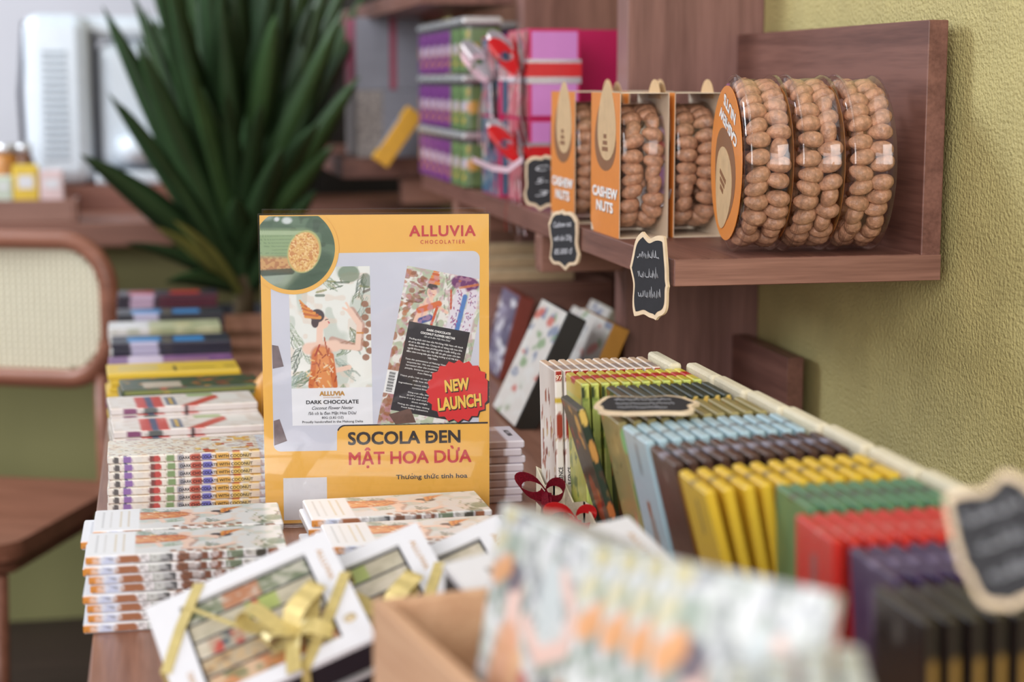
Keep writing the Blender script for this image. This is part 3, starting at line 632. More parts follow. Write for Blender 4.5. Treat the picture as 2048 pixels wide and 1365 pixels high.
def clipx(poly, x0, x1, y0, y1):
    for ax, lim, sg in ((0, x0, 1), (0, x1, -1), (1, y0, 1), (1, y1, -1)):
        out = []
        for i in range(len(poly)):
            a, b = poly[i - 1], poly[i]; ia, ib = (a[ax] - lim) * sg >= 0, (b[ax] - lim) * sg >= 0
            if ia != ib: k = (lim - a[ax]) / (b[ax] - a[ax]); out.append((a[0] + (b[0] - a[0]) * k, a[1] + (b[1] - a[1]) * k))
            if ib: out.append(b)
        poly = out
    return poly
SHEET = (-.105, .105, 0, PH)
POM = mat('poster_orange', (238, 182, 82), .35, vary=.015, coat=.3)
MB().box(-.105, .105, 0, PH, -.0003, 0).build('sheet', POM, po)
LZ = .00012
def flat(name, poly, m, layer, parent=po, clip=True):
    q = clipx(list(poly), *SHEET) if clip else poly
    return MB().add([(x, y, LZ * layer) for x, y in q], [list(range(len(q)))]).build(name, m, parent)
def arc(cx, cy, r, a0, a1, n=10): return [(cx + r * math.cos(math.radians(a0 + (a1 - a0) * i / n)), cy - r * math.sin(math.radians(a0 + (a1 - a0) * i / n))) for i in range(n + 1)]
LAV = mat('poster_grey_lilac', (206, 208, 222), .35, vary=.05, scale=12, coat=.3)
pan = arc(1212, 324, 42, 90, 0) + [(1264, 1247)] + [(520, 1247)] + arc(522, 1290, 42, 90, 180) + [(480, 1387)] + arc(172, 1347, 40, 270, 180)[0:] + [(115, 330), (150, 290)]
flat('photo_panel', [S5(*q) for q in pan], LAV, 1)
DARKL = mat('poster_dark', (50, 42, 42), .4, vary=.05)
flat('rule', [S5(*q) for q in [(1314, 1239), (1314, 1249), (530, 1250)] + arc(527, 1292, 42, 90, 160) + arc(523, 1287, 44, 160, 90)], DARKL, 2)
flat('title_tab', [S5(*q) for q in [(1318, 1249), (1318, 1420), (480, 1420)] + arc(522, 1292, 42, 180, 90)], POM, 1.5)
# the bar pictures
def pic(name, org, ex, ey, w, h, painter, bg, layer, nx, ny, xmax=None):
    ox, oy = S5(*org); me = painted_sheet(name, w, h, painter, bg, nx, ny)
    for v in me.vertices:
        x = ox + ex[0] * v.co.x + ey[0] * v.co.y; y = oy + ex[1] * v.co.x + ey[1] * v.co.y
        if xmax: x = min(x, xmax)
        v.co = (x, max(y, S5(0, 1247)[1]), LZ * layer)
    return put(name, me, po)
K = .0001685
def p_bar1(p):
    q = Paint(p.T, p.S, (234, 236, 232)); L, Wd = 880 * K * 1000, 442 * K * 1000
    art_nectar(q, L, Wd, .235); q.rect(0, L * .235, 0, Wd, (233, 234, 240)); p.C = q.C
a1 = S5(236, 1243)
pic('bar_picture', (236, 1243), (1, .006), (-.008 + .0, 1), 442 * K, 880 * K, p_bar1, (234, 236, 232), 2, 120, 210)
def p_bar2(p):
    X, Yd = p.S / K / 1000, 900 - p.T / K / 1000          # photo units, y downwards
    q = Paint(X, Yd, (232, 230, 226))
    q.noise(40, .5, (166, 182, 150), .8, 12); q.noise(24, .6, (196, 206, 180), .7, 13)
    r = random.Random(9)
    for k in range(40): q.ell(r.uniform(-10, 120), r.uniform(10, 330), r.uniform(14, 34), r.uniform(6, 16), r.choice([(150, 92, 64), (110, 66, 50), (186, 120, 84)]), .8, r.uniform(-.6, .6))
    for k in range(40): s, t = r.uniform(130, 320), r.uniform(10, 320); q.line([(s, t), (s + r.uniform(-20, 20), t + r.uniform(20, 60))], r.uniform(5, 10), r.choice(GREENS), .6)
    for k in range(26): q.ell(r.uniform(0, 80), r.uniform(330, 880), 18, 24, (158, 98, 66), .85)
    for k in range(30): s, t = r.uniform(350, 440), r.uniform(330, 700); q.line([(s, t), (s + 20, t + 40)], 6, r.choice(GREENS), .5)
    sk = (238, 200, 180)
    q.line([(150, 175), (120, 280)], 46, sk); q.line([(205, 190), (262, 215)], 18, sk); q.line([(115, 200), (96, 300)], 18, sk); q.line([(165, 125), (165, 170)], 20, sk)
    q.line([(210, 175), (110, 230)], 34, (216, 110, 60)); q.line([(175, 260), (130, 285)], 36, (60, 80, 150)); q.line([(205, 190), (190, 300)], 14, (206, 90, 50))
    q.ell(160, 118, 27, 33, sk); q.ell(158, 88, 29, 17, (70, 54, 56)); q.line([(148, 128), (174, 130)], 4, (196, 80, 80))
    for k in range(5): q.line([(138 + 4 * k, 66 - 16 * k), (188 - 4 * k, 66 - 16 * k)], 16, ((226, 140, 60), (206, 96, 50))[k % 2])
    q.ell(330, 38, 78, 44, (110, 50, 110)); q.noise(16, .62, (200, 150, 170), .5, 14)
    q.line([(318, 90), (300, 300)], 60, (226, 220, 232)); q.line([(390, 90), (384, 300)], 56, (226, 220, 232)); q.line([(344, 110), (334, 310)], 26, (84, 130, 196)); q.line([(262, 90), (280, 190)], 10, (200, 90, 60))
    for k in range(60): s, t = r.choice((r.uniform(292, 328), r.uniform(366, 404))), r.uniform(80, 300); q.line([(s, t), (s + r.uniform(-9, 9), t + 8)], 5, r.choice([(150, 60, 130), (120, 60, 140), (176, 70, 110)]), .9)
    for k in range(14): q.ell(300 + k * 8, 30 + (k * 37) % 40, 9, 7, (206, 120, 60), .6)
    q.rect(-5, 60, 585, 715, (238, 238, 238))
    p.C = q.C
bx = S5(1262, 900)[0]
c11, s11 = math.cos(math.radians(11.2)), math.sin(math.radians(11.2))
pic('bar_picture', (875 - 900 * .194, 360 + 900 * .981), (c11, -s11), (s11, c11), 442 * K, 900 * K, p_bar2, (232, 230, 226), 2, 120, 200, bx)
def B2(a, b): x, y = 875 + a * c11 - b * s11, 360 + a * s11 + b * c11; return S5(x, y)
def rect_b2(name, a0, a1, b0, b1, m, layer, xm=None):
    q = [B2(a0, b0), B2(a1, b0), B2(a1, b1), B2(a0, b1)]; return flat(name, clipx(q, -.105, xm or bx, S5(0, 1246)[1], 1), m, layer, clip=False)
rect_b2('ingredient_panel', 56, 398, 302, 806, mat('poster_black', (44, 38, 42), .4, vary=.05), 3)
bc = MB()
for k in range(26):
    b = 594 + k * 4.4; q = [B2(8, b), B2(42 + (6 if k % 9 == 0 else 0), b), B2(42, b + 1.2 + (k * 7 % 4) * .7), B2(8, b + 1.2 + (k * 7 % 4) * .7)]
    bc.add([(x, y, LZ * 3) for x, y in q], [(0, 1, 2, 3)])
bc.build('barcode', INK, po)
def lay_text(s, x, y, h, m, layer=4, width=None, bold=.015, shear=0, rot=0, align='CENTER', F=S5, space=1.0, parent=po, name='lettering'):
    """text with its baseline at photo point (x, y)"""
    me = fit_text(s, width * K, h * K, bold=bold, shear=shear, m=m, space=space) if width else text_mesh(s, h * K, align, bold=bold, shear=shear, m=m, space=space)
    px, py = F(x, y)
    return put(name, me, parent, Matrix.Translation((px, py, LZ * layer + .0001)) @ Matrix.Rotation(math.radians(rot), 4, 'Z'))
lay_text('ALLUVIA', 1048, 198, 60, REDINK, width=364, bold=.03, space=1.12)
lay_text('CHOCOLATIER', 1050, 240, 21, REDINK, width=244, bold=.006, space=1.5)
lay_text('ALLUVIA', 452, 1076, 24, GOLDINK, width=138, bold=.06); lay_text('CHOCOLATIER', 452, 1090, 7, GOLDINK, width=96, bold=0)
lay_text('DARK CHOCOLATE', 454, 1122, 21, INK, width=288, bold=.03)
lay_text('Coconut Flower Nectar', 456, 1154, 19, INK, width=228, bold=-.004, shear=.42)
lay_text('/Sô cô la đen Mật Hoa Dừa/', 454, 1183, 17, INK, width=266, bold=.004)
lay_text('80G (2.82 OZ)', 456, 1206, 13, INK, width=120, bold=.0); lay_text('Proudly handcrafted in the Mekong Delta', 456, 1229, 13, INK, width=334, bold=.004)
def b2_text(s, a, b, h, w=None, bold=.02, shear=0, al='CENTER'):
    me = fit_text(s, w * K, h * K, bold=bold, shear=shear, m=WHITEINK) if w else text_mesh(s, h * K, al, bold=bold, shear=shear, m=WHITEINK)
    px, py = B2(a, b); put('lettering', me, po, Matrix.Translation((px, py, LZ * 4 + .0001)) @ Matrix.Rotation(-math.radians(11.2), 4, 'Z'))
b2_text('DARK CHOCOLATE', 228, 336, 12, 134, .05); b2_text('COCONUT FLOWER NECTAR', 228, 357, 12, 194, .05); b2_text('/Sô cô la đen Mật Hoa Dừa/', 228, 374, 10, 150, -.01, .3)
for i, (s, w, bb) in enumerate((('Thưởng thức tinh hoa của Mê Kông Việt Nam với thanh', 304, .02), ('sô cô la đặc biệt này. Chúng tôi sử dụng mật hoa dừa', 302, .02), ('được thu hoạch theo phương pháp truyền thống của', 290, .02), ('người Khmer Nam bộ. Hãy để các giác quan của bạn', 296, .02), ('đắm chìm trong bản giao hưởng hương vị từ Mê Kông', 300, .02), ('Việt Nam.', 56, .02))):
    b2_text(s, 226, 398 + i * 18, 9.5, w, bb)
for i, (s, w, bb) in enumerate((('Taste the quintessence of Mekong Vietnam with this', 296, .01), ('exquisite bar. We use coconut flower nectar', 270, .01), ('harvested after the tradition of the Southern', 276, .01), ('people. Immerse your senses in a symphony', 280, .01), ('from Mekong Vietnam', 130, .01))):
    b2_text(s, 226, 512 + i * 17, 9.5, w, bb, .15)
for a, b, s, w in ((168, 608, 'Thành phần: hạt ca cao (65%),', 200), (190, 626, 'mật hoa dừa', 90), (172, 648, 'Ingredients: cocoa nibs (65%),', 206), (196, 666, 'coconut flower', 96), (206, 694, 'Dùng trực tiếp, bảo quản', 150), (200, 711, '22-24°C tránh ánh nắng', 146), (184, 727, 'Store in a dry and cool place', 190), (206, 745, 'direct sunlight', 90), (176, 766, 'Thông tin cảnh báo: không', 180), (186, 782, 'Food Safety indications', 150)):
    b2_text(s, a, b, 8.5, w, .01)
# chocolate pieces
CHOC = mat('chocolate_print', (104, 76, 66), .4, vary=.18, scale=120); CHOC2 = mat('chocolate_print_pale', (120, 104, 108), .4, vary=.2, scale=120)
flat('chocolate_piece', [S5(*q) for q in ((764, 1188), (882, 1154), (915, 1236), (800, 1242))], CHOC, 5)
flat('chocolate_piece', [S5(*q) for q in ((124, 790), (158, 796), (188, 910), (128, 922))], CHOC2, 3)
flat('chocolate_piece', [S6(*q) for q in ((166, 84), (206, 72), (258, 226), (170, 258))], CHOC2, 3)
# round photograph of cut palm flower
RIM = [S5(240 + 246 * math.cos(t), 266 + 246 * math.sin(t)) for t in np.linspace(0, 2 * PI, 64, endpoint=False)]
flat('photo_ring', RIM, POM, 6)
def round_photo():
    nr, na = 64, 170; cx, cy, R = 240, 264, 224; vs = []; X = np.zeros((nr, na)); Yy = np.zeros((nr, na))
    for i in range(nr):
        for j in range(na):
            rr = R * (i / (nr - 1)); t = 2 * PI * j / na; x, y = max(59 + 0 * rr, cx + rr * math.cos(t)), max(84, cy + rr * math.sin(t)); X[i, j] = x; Yy[i, j] = y
            sx, sy = S5(x, y); vs.append((max(sx, -.105), min(sy, PH), LZ * 7))
    p = Paint(X, Yy, (70, 96, 72)); p.noise(70, .5, (96, 122, 96), .8, 21); p.noise(40, .62, (58, 78, 58), .7, 22)
    p.ell(150, 100, 14, 12, (226, 232, 236), .8, soft=.6); p.ell(205, 108, 26, 18, (222, 230, 232), .8, soft=.6); p.ell(90, 90, 40, 18, (150, 170, 160), .7, soft=.8)
    p.line([(20, 420), (170, 400)], 120, (176, 188, 176), .7, soft=.5); p.line([(180, 470), (250, 400)], 60, (150, 164, 140), .5); p.line([(250, 500), (400, 330)], 110, (58, 84, 60), .8, soft=.5)
    p.line([(0, 330), (215, 350)], 86, (206, 160, 104)); fr0 = p.C.copy(); p.noise(12, .5, (170, 106, 66), .7, 24); p.C = np.where(((X < 230) & (Yy > 300) & (Yy < 392))[..., None], p.C, fr0)
    p.line([(40, 395), (230, 385)], 34, (52, 66, 46), .9)
    p.line([(0, 232), (300, 232)], 148, (142, 166, 122))
    for k in range(7): p.line([(0, 176 + 18 * k), (230, 172 + 19 * k)], 3.4, (108, 134, 96), .7)
    p.line([(0, 172), (300, 176)], 22, (176, 194, 158), .7)
    p.ell(298, 278, 90, 118, (176, 180, 120), ang=.25, soft=.04); p.ell(296, 280, 82, 110, (222, 176, 104), ang=.25, soft=.05)
    inside = p.C.copy(); q = Paint(X, Yy, (0, 0, 0)); m = (((X - 296) / 80) ** 2 + ((Yy - 280) / 108) ** 2) < 1
    p.noise(10, .55, (196, 126, 66), .8, 25); p.noise(7, .6, (240, 208, 150), .8, 26); p.C = np.where(m[..., None], p.C, inside)
    fs = [(i * na + j, i * na + (j + 1) % na, (i + 1) * na + (j + 1) % na, (i + 1) * na + j) for i in range(nr - 1) for j in range(na)]
    me = bpy.data.meshes.new('round_photo'); me.from_pydata(vs, [], fs); a = me.color_attributes.new('print', 'FLOAT_COLOR', 'POINT')
    cc = np.ones((len(vs), 4)); cc[:, :3] = p.C.reshape(-1, 3); a.data.foreach_set('color', cc.ravel()); me.materials.append(printed('printed_paper'))
    put('round_photo', me, po)
round_photo()
# red burst
REDB = mat('burst_red', (214, 52, 54), .35, vary=.03, coat=.3)
bur = []
for k in range(40):
    t = 2 * PI * k / 40; r = (182, 164)[k % 2]; bur.append((1148 + r * math.cos(t), 1062 + r * .97 * math.sin(t)))
flat('burst_shadow', [S5(x + 6, y + 8) for x, y in bur], DARKL, 7)
flat('burst', [S5(min(x, 1309), y) for x, y in bur], REDB, 8)
GOLDT = mat('burst_gold', (238, 196, 92), .4, vary=.02)
for s, x, y, h, w in (('NEW', 1142, 1057, 66, 138), ('LAUNCH', 1158, 1156, 70, 244)):
    lay_text(s, x + 4, y + 5, h, DARKL, 9, width=w, bold=.07, rot=6, shear=.06); lay_text(s, x, y, h, GOLDT, 11, width=w, bold=.05, rot=6, shear=.06)
lay_text('SOCOLA DEN', 852, 1353, 72, DARKL, 4, width=624, bold=.035, rot=.3)
flat('letter_bar', [S5(*q) for q in ((968, 1311), (1010, 1311), (1010, 1322), (968, 1322))], DARKL, 5)
lay_text('MẬT HOA DỪA', 886, 1466, 72, REDINK, 4, width=682, bold=.03, rot=.3)
lay_text('Thưong thức tinh hoa', 1006, 1555, 26, DARKL, 4, width=398, bold=.02, rot=.3)
HOOK = 897
lay_text('’', HOOK + 13, 1552, 20, DARKL, 4, bold=.02); lay_text('’', HOOK, 1545, 22, DARKL, 4, bold=.015)
flat('white_patch', [S5(*q) for q in ((185, 1538), (425, 1537), (428, 1776), (189, 1778))], WHITE, 2)

# ------------------------------------------------------------------ chalkboard tags
def scallop(w, h, seed, n=120, dent=.13):
    r = random.Random(seed); ph = r.uniform(0, 6); pts = []
    for i in range(n):
        t = 2 * PI * i / n; c, s_ = math.cos(t), math.sin(t); k = (abs(c) ** 5 + abs(s_) ** 5) ** (-1 / 5)
        k *= 1 - dent * abs(math.sin(3.0 * t + ph)) ** .6 + .03 * math.sin(7 * t); pts.append((w / 2 * k * c, h / 2 * k * s_))
    return pts
def chalk_tag(M, w, h, seed, lines, label, group='chalkboard price tags'):
    t = thing('chalkboard_tag', label, 'price tag', M=M, group=group)
    P = scallop(w, h, seed)
    MB().prism(P, .003).build('board', PLY, t)
    MB().prism([(x * .89, y * .88) for x, y in P], .0003, Matrix.Translation((0, 0, .003))).build('black_face', BLACKP, t)
    if isinstance(lines, int):
        r = random.Random(seed); b = MB()
        for i in range(lines):
            x, y = -w * r.uniform(.26, .32), h * (.22 - .44 * i / max(1, lines - 1)); pts = []; xe = w * r.uniform(.18, .32)
            while x < xe:
                pts.append((x, y + r.choice((0, .045, .06, .1)) * h * r.uniform(.5, 1.1), .0035)); x += w * .022; pts.append((x, y - h * r.uniform(0, .02), .0035)); x += w * r.uniform(.004, .02)
            b.tube(pts, .00034, 5, 0, False, .5)
        b.build('chalk_writing', CHALK, t); return t
    for i, s in enumerate(lines):
        me = fit_text(s, w * (.60 if len(s) > 6 else .34), h * .095, bold=-.012, shear=.25, m=CHALK)
        put('chalk_writing', me, t, Matrix.Translation((0, h * (.2 - .22 * i), .0035)) @ Matrix.Rotation(.06, 4, 'Z'))
    return t
def face_M(loc, nrm, roll=0):
    n = Vector(nrm).normalized(); x = Vector((0, 0, 1)).cross(n).normalized(); y = n.cross(x)
    return basis(loc, x, y, n) @ Matrix.Rotation(roll, 4, 'Z')
chalk_tag(face_M(at(1131, 478, x=.458), (-.93, -.36, -.02), .05), .060, .070, 3, ['Cashew nut', 'with skin 250g', '85.000 đ'], 'small chalkboard price tag hanging from the shelf edge below the farther cashew pack')
chalk_tag(face_M(at(1303, 553, x=.456), (-.92, -.40, .02), .06), .056, .084, 5, 3, 'tall chalkboard price tag hanging from the shelf edge near its end')
chalk_tag(face_M(at(1086, 364, y=2.16), (-.5, -.86, .06), 0), .050, .072, 7, ['C', '5-', '3'], 'chalkboard price tag leaning on the lower pink gift box')
chalk_tag(basis((.378, 1.318, .9085), (.96, -.26, .02), (.26, .96, .06), (-.03, -.05, 1)), .086, .058, 9, 3, 'chalkboard price tag lying flat across the olive and blue chocolate bars')
chalk_tag(face_M(at(2012, 1085, d=.80), (-.35, -.86, .36), .38), .050, .062, 11, 3, 'blurred chalkboard price tag at the right edge above the black chocolate bars')

# ------------------------------------------------------------------ cashew packs and tubs
def nut_mesh():
    bm = bmesh.new(); bmesh.ops.create_uvsphere(bm, u_segments=14, v_segments=9, radius=1)
    for v in bm.verts:
        x, y, z = v.co; s = 1 - .16 * x; v.co = (.0124 * x, .0084 * y * s + .0018 * (x * x - .4), .0078 * z * s)
    me = bpy.data.meshes.new('cashew_nut'); bm.to_mesh(me); bm.free(); me.materials.append(NUTM)
    me.polygons.foreach_set('use_smooth', [True] * len(me.polygons)); return me
NUT = nut_mesh(); first_nut = [None]
def nuts(M, R, depth, label, group, seed, phis, cols=2, square=False):
    """a ring of cashews standing against the clear rim; M's z is the axis of the tub"""
    r = random.Random(seed); cw = depth / cols
    for c in range(cols):
        for k, ph in enumerate(phis):
            a = ph + (0.5 * (phis[1] - phis[0]) if c % 2 else 0) + r.uniform(-.03, .03)
            loc = Vector((R * math.cos(a), R * math.sin(a), cw * (c + .5) + r.uniform(-.0015, .0015)))
            if square: loc = sqr(loc)
            Q = M @ Matrix.Translation(loc) @ Euler((r.uniform(-.35, .35), r.uniform(-.35, .35), a + PI / 2 + r.uniform(-.4, .4))).to_matrix().to_4x4() @ Matrix.Rotation(r.choice((.2, 1.2, 1.4, 1.7, 1.5)), 4, 'Y')
            if first_nut[0] is None: o = tag(put('cashew_nut', NUT, None, Q), label, 'cashew nut', group); first_nut[0] = o
            else: dup(first_nut[0], Q, label, group)
def core(b, M, R, depth, seed):
    r = random.Random(seed)
    for k in range(70):
        rr = R * math.sqrt(r.random()); a = r.uniform(0, 2 * PI); z = r.uniform(.2, .8) * depth
        bm = bmesh.new(); bmesh.ops.create_icosphere(bm, subdivisions=1, radius=.0105)
        Q = M @ Matrix.Translation((rr * math.cos(a), rr * math.sin(a), z)) @ Matrix.Diagonal((1, .7, .62, 1))
        bm.verts.index_update(); b.add([Q @ v.co for v in bm.verts], [[v.index for v in f.verts] for f in bm.faces], 0, True); bm.free()
CORE = MB()
def label_parts(parent, M, w, h, m, flip=False, rounded=False):
    """cashew label: orange card, leaf with its brown shadow, lettering"""
    def leaf(cx, cy, lw, lh, n=28): return [(cx + lw / 2 * math.sin(t) * (1 - .25 * math.cos(t)), cy + lh / 2 * math.cos(t)) for t in np.linspace(0, 2 * PI, n, endpoint=False)]
    if rounded: P = [(w / 2 * math.cos(t), h / 2 * math.sin(t)) for t in np.linspace(0, 2 * PI, 48, endpoint=False)]
    else: P = [(-w * .5, -h * .42), (-w * .38, -h * .5), (w * .5, -h * .5), (w * .5, h * .5), (-w * .5, h * .5)]
    MB().prism(P, .0005, M).build('label_card', ORANGEP, parent)
    MB().prism(leaf(w * (.02 if not rounded else 0), h * (.22 if not rounded else .1), w * (.74 if not rounded else .66), h * (.54 if not rounded else .62)), .0002, M @ Matrix.Translation((0, 0, .0005))).build('leaf_shadow', BROWNP, parent)
    top = leaf(w * .08 if not rounded else 0, h * (.30 if not rounded else .18), w * (.62 if not rounded else .5), h * (.55 if not rounded else .54))
    MB().prism(top, .0004, M @ Matrix.Translation((0, 0, .0008))).build('leaf', TAN, parent)
    ic = MB()
    for k, (ww, hh) in enumerate(((.10, .03), (.075, .028), (.05, .03))): ic.box(-w * ww, w * ww, h * (.09 + .045 * k), h * (.09 + .045 * k + hh), 0, .0002, 0, M @ Matrix.Translation((w * .03, 0, .0013)))
    ic.build('emblem', BROWNP, parent)
    if h > .1:
        for s, y, ww in (('CASHEW', -.235 if not rounded else -.28, 1.04), ('NUTS', -.335 if not rounded else -.40, .70)):
            for dz, off, mt in ((.0006, .0007, BROWNP), (.0010, 0, WHITEINK)):
                put('lettering', fit_text(s, w * ww * (.84 if not rounded else .56), h * .072, bold=.04, m=mt), parent, M @ Matrix.Translation((w * .02 + off, h * y - off, dz)))
def sqr(v):
    k = (abs(v[0]) ** 3.4 + abs(v[1]) ** 3.4) ** (1 / 3.4); h = math.hypot(v[0], v[1])
    return Vector((v[0] * h / k, v[1] * h / k, v[2])) if k > 0 else Vector(v)
def pack(x, y0, label, seed, nutlabel, zc=.074, dep=.052):
    """round clear tub in a wrap-round orange sleeve, axis along X, printed front facing -X"""
    R = .069; yc = y0 + R + .001; t = thing('cashew_pack', label, 'nut pack', (x, yc, ZS), group='sleeved cashew packs on the shelf')
    # local frame: origin at the pack's base centre line; z of the lathe frame is +X
    Mt = basis((0, 0, R + .004), (0, -1, 0), (0, 0, 1), (-1, 0, 0)) @ Matrix.Rotation(PI, 4, 'Y')
    Mt = basis((0, 0, R + .004), (0, 1, 0), (0, 0, 1), (1, 0, 0))
    tb = MB().lathe([(R * .93, .001), (R, .006), (R * .965, .012), (R * .965, dep - .012), (R, dep - .006), (R * .93, dep - .001)], 64)
    tb.v = [tuple(Mt @ sqr(v)) for v in tb.v]; tb.build('clear_tub', PLASTIC, t)
    y1, y2 = -R - .001, -R + .118; h = 2 * R + .013
    b = MB()
    for a in ((0, .0006, y1, y2, 0, h), (dep, dep + .0006, y1, y2, 0, h), (0, dep, y1, y2, h - .0006, h), (0, dep, y1, y2, 0, .0006)): b.box(*a)
    b.build('sleeve', mat('sleeve_card', (226, 208, 184), .5, vary=.05), t)
    # print on the front (facing -X): local x of the label runs toward -Y (the viewer's right)
    Ml = basis((-.0002, (y1 + y2) / 2, h / 2), (0, -1, 0), (0, 0, 1), (-1, 0, 0))
    label_parts(t, Ml, y2 - y1, h, None)
    for sx in (dep + .0006,):
        lf = [(.024 * math.sin(a), .026 * math.cos(a) - .012) for a in np.linspace(-1.35, 1.35, 18)]
        MB().prism(lf, .0006, basis((sx - .0006, y1 + .052, h), (0, -1, 0), (0, 0, 1), (-1, 0, 0)), 0).build('leaf_tip', TAN, t)
    G = Matrix.Translation((x, yc, ZS)) @ Mt @ Matrix.Translation((0, 0, .004))
    nuts(G @ Matrix.Translation((0, 0, .001)), R * .965 - .0088, dep - .006, nutlabel, nutlabel, seed, np.arange(20) * .215 + 1.2, square=True)
    core(CORE, G, R * .75, dep - .008, seed)
pack(.475, 1.764, 'orange sleeved cashew pack at the shelf front, nearest of the sleeved packs', 1, 'roasted cashew seen through the side of the nearest sleeved pack')
pack(.474, 1.958, 'orange sleeved cashew pack behind the chalkboard tag, second along the shelf edge', 2, 'roasted cashew in the second sleeved pack along the shelf edge')
pack(.535, 1.768, 'orange sleeved cashew pack between the front pack and the round tubs', 3, 'roasted cashew in the sleeved pack beside the round tubs')
pack(.537, 1.955, 'orange sleeved cashew pack at the back, only its leaf tips showing', 4, 'roasted cashew in the rearmost sleeved pack')
TR = .084; dep = .0475; tilt = math.radians(7)
ax = Vector((math.cos(tilt), -math.sin(tilt), 0)); ay = Vector((math.sin(tilt), math.cos(tilt), 0))
for i in range(3):
    c = Vector((.541, 1.613, ZS + TR + .001)) + ax * (dep + .0008) * i
    nm = ['nearest the sleeved packs, showing its orange label', 'in the middle of the three', 'at the right, against the shelf back'][i]
    t = thing('round_tub', f'round clear tub of cashews {nm}', 'nut tub', (c.x, c.y, ZS), group='round cashew tubs at the shelf end')
    Mt = basis((0, 0, TR + .001), ay, (0, 0, 1), ax)
    MB().lathe([(TR * .90, .0005), (TR * .985, .004), (TR, .007), (TR * .965, .012), (TR * .965, dep - .013), (TR, dep - .008), (TR, dep - .003), (TR * .93, dep - .0005)], 64, Mt).build('clear_tub', PLASTIC, t)
    MB().tube([(TR * math.cos(a), TR * math.sin(a), .006) for a in np.linspace(0, 2 * PI, 64, endpoint=False)], .0012, 6, 0, True).build('rim', PLASTIC, t, Mt)
    if True:
        Ml = Mt @ Matrix.Translation((0, 0, -.0008)) @ Matrix.Rotation(PI, 4, 'Y') @ Matrix.Rotation(math.radians(160), 4, 'Z') @ Matrix.Translation((0, .0, 0))
        label_parts(t, Ml, .148, .148, None, rounded=True)
    G = Matrix.Translation((c.x, c.y, ZS)) @ Mt @ Matrix.Translation((0, 0, .005))
    nl = f'roasted cashew seen through the rim of the {["nearest", "middle", "right-hand"][i]} round tub'
    nuts(G, TR * .965 - .0092, dep - .009, nl, nl, 20 + i, np.arange(21) * .208 + 1.35)
    core(CORE, G, TR * .76, dep - .008, 30 + i)
co = CORE.build('cashew_nuts', NUTM); tag(co, 'loose roasted cashews filling the middle of the tubs and packs', 'cashew nuts', kind='stuff')

# ------------------------------------------------------------------ gift boxes, tins and boxes along the shelf
MAG = mat('magenta_card', (196, 22, 92), .4, vary=.03); LIL = mat('lilac_card', (206, 132, 200), .45, vary=.03); BLUEP = mat('teal_card', (66, 100, 130), .5, vary=.15, scale=60)
def sheet_pattern(w, h, bg, cols, n, seed, big=5):
    def f(p):
        r = random.Random(seed)
        for k in range(n): p.ell(r.uniform(0, w * 1000), r.uniform(0, h * 1000), r.uniform(.3, 1) * big * .5, r.uniform(.5, 1.4) * big, r.choice(cols), .85, r.uniform(-.4, .4))
    return painted_sheet('pattern', w, h, f, bg, 40, 50)
def gift(x, y, z, w, d, h, label, facem, sidebg, sidecols, seed, ribs, bowm):
    """box whose -Y end shows a plain panel and whose -X side carries a pattern"""
    t = thing('gift_box', label, 'gift box', (x, y, z), group='gift boxes on the shelf')
    MB().rbox(0, w, 0, d, 0, h, .0012).build('box_body', MAG, t)
    MB().box(.004, w - .004, -.0006, 0, .004, h - .004).build('end_panel', facem, t)
    me = sheet_pattern(d - .004, h - .004, sidebg, sidecols, 90, seed, 9)
    put('patterned_side', me, t, basis((-.0005, d - .002, .002), (0, -1, 0), (0, 0, 1), (-1, 0, 0)))
    for nm, m, z0, z1, o in ribs:
        MB().box(-.0014 - o, w + .001 + o, -.0014 - o, d + .001, z0, z1).build(nm, m, t)
    if bowm: bow(t, (-.002, .034, h * .62), .066, bowm, (-1, -.25, 0), seed)
    return t
PC = [(196, 40, 70), (120, 130, 90), (232, 200, 190), (206, 90, 100), (90, 80, 90)]
rb = lambda zc: [('silver_band', SILV, zc - .018, zc + .014, 0), ('red_band', REDR, zc - .009, zc + .009, .0005)]
gx, gy = .490, 2.285
gift(gx, gy, ZS, .070, .135, .113, 'lower pink patterned gift box with red ribbon, behind a chalkboard tag', LIL, (206, 110, 120), PC, 1, rb(.068), [SILV, REDR])
gift(gx, gy, ZS + .1135, .070, .135, .118, 'upper lilac ended gift box with red and silver ribbon', LIL, (206, 120, 128), PC, 2, rb(.064), [SILV, REDR])
BC = [(190, 40, 70), (196, 60, 90), (230, 210, 190), (60, 90, 120)]
gift(gx - .012, gy + .140, ZS, .082, .13, .113, 'lower teal gift box with red motifs behind the pink one', BLUEP, (70, 104, 132), BC, 3, [], None)
gift(gx - .012, gy + .140, ZS + .1135, .082, .13, .112, 'upper teal gift box with a pale pink bow', BLUEP, (84, 108, 134), BC, 4, [('silver_band', SILV, .05, .07, 0)], [PINKR, SILV])
t = thing('gift_box', 'plain magenta box standing behind the lilac gift box, beside the post', 'gift box', (.600, 2.45, ZS))
MB().rbox(0, .075, 0, .11, 0, .235, .0015).build('box_body', MAG, t); MB().rbox(-.001, .0765, -.001, .0005, .0, .235, .0004).build('front_lid', MAG, t)
b_ = MB(); b_.ribbon([at(1045, 318, x=.468) + Vector((0, 0, 0)), at(1015, 340, x=.46), at(985, 336, x=.452), at(945, 318, x=.445)], (0, .2, 1), .008)
o = b_.build('ribbon_tail', PINKR); tag(o, 'loose pale ribbon end curling out beside the teal gift box', 'ribbon')
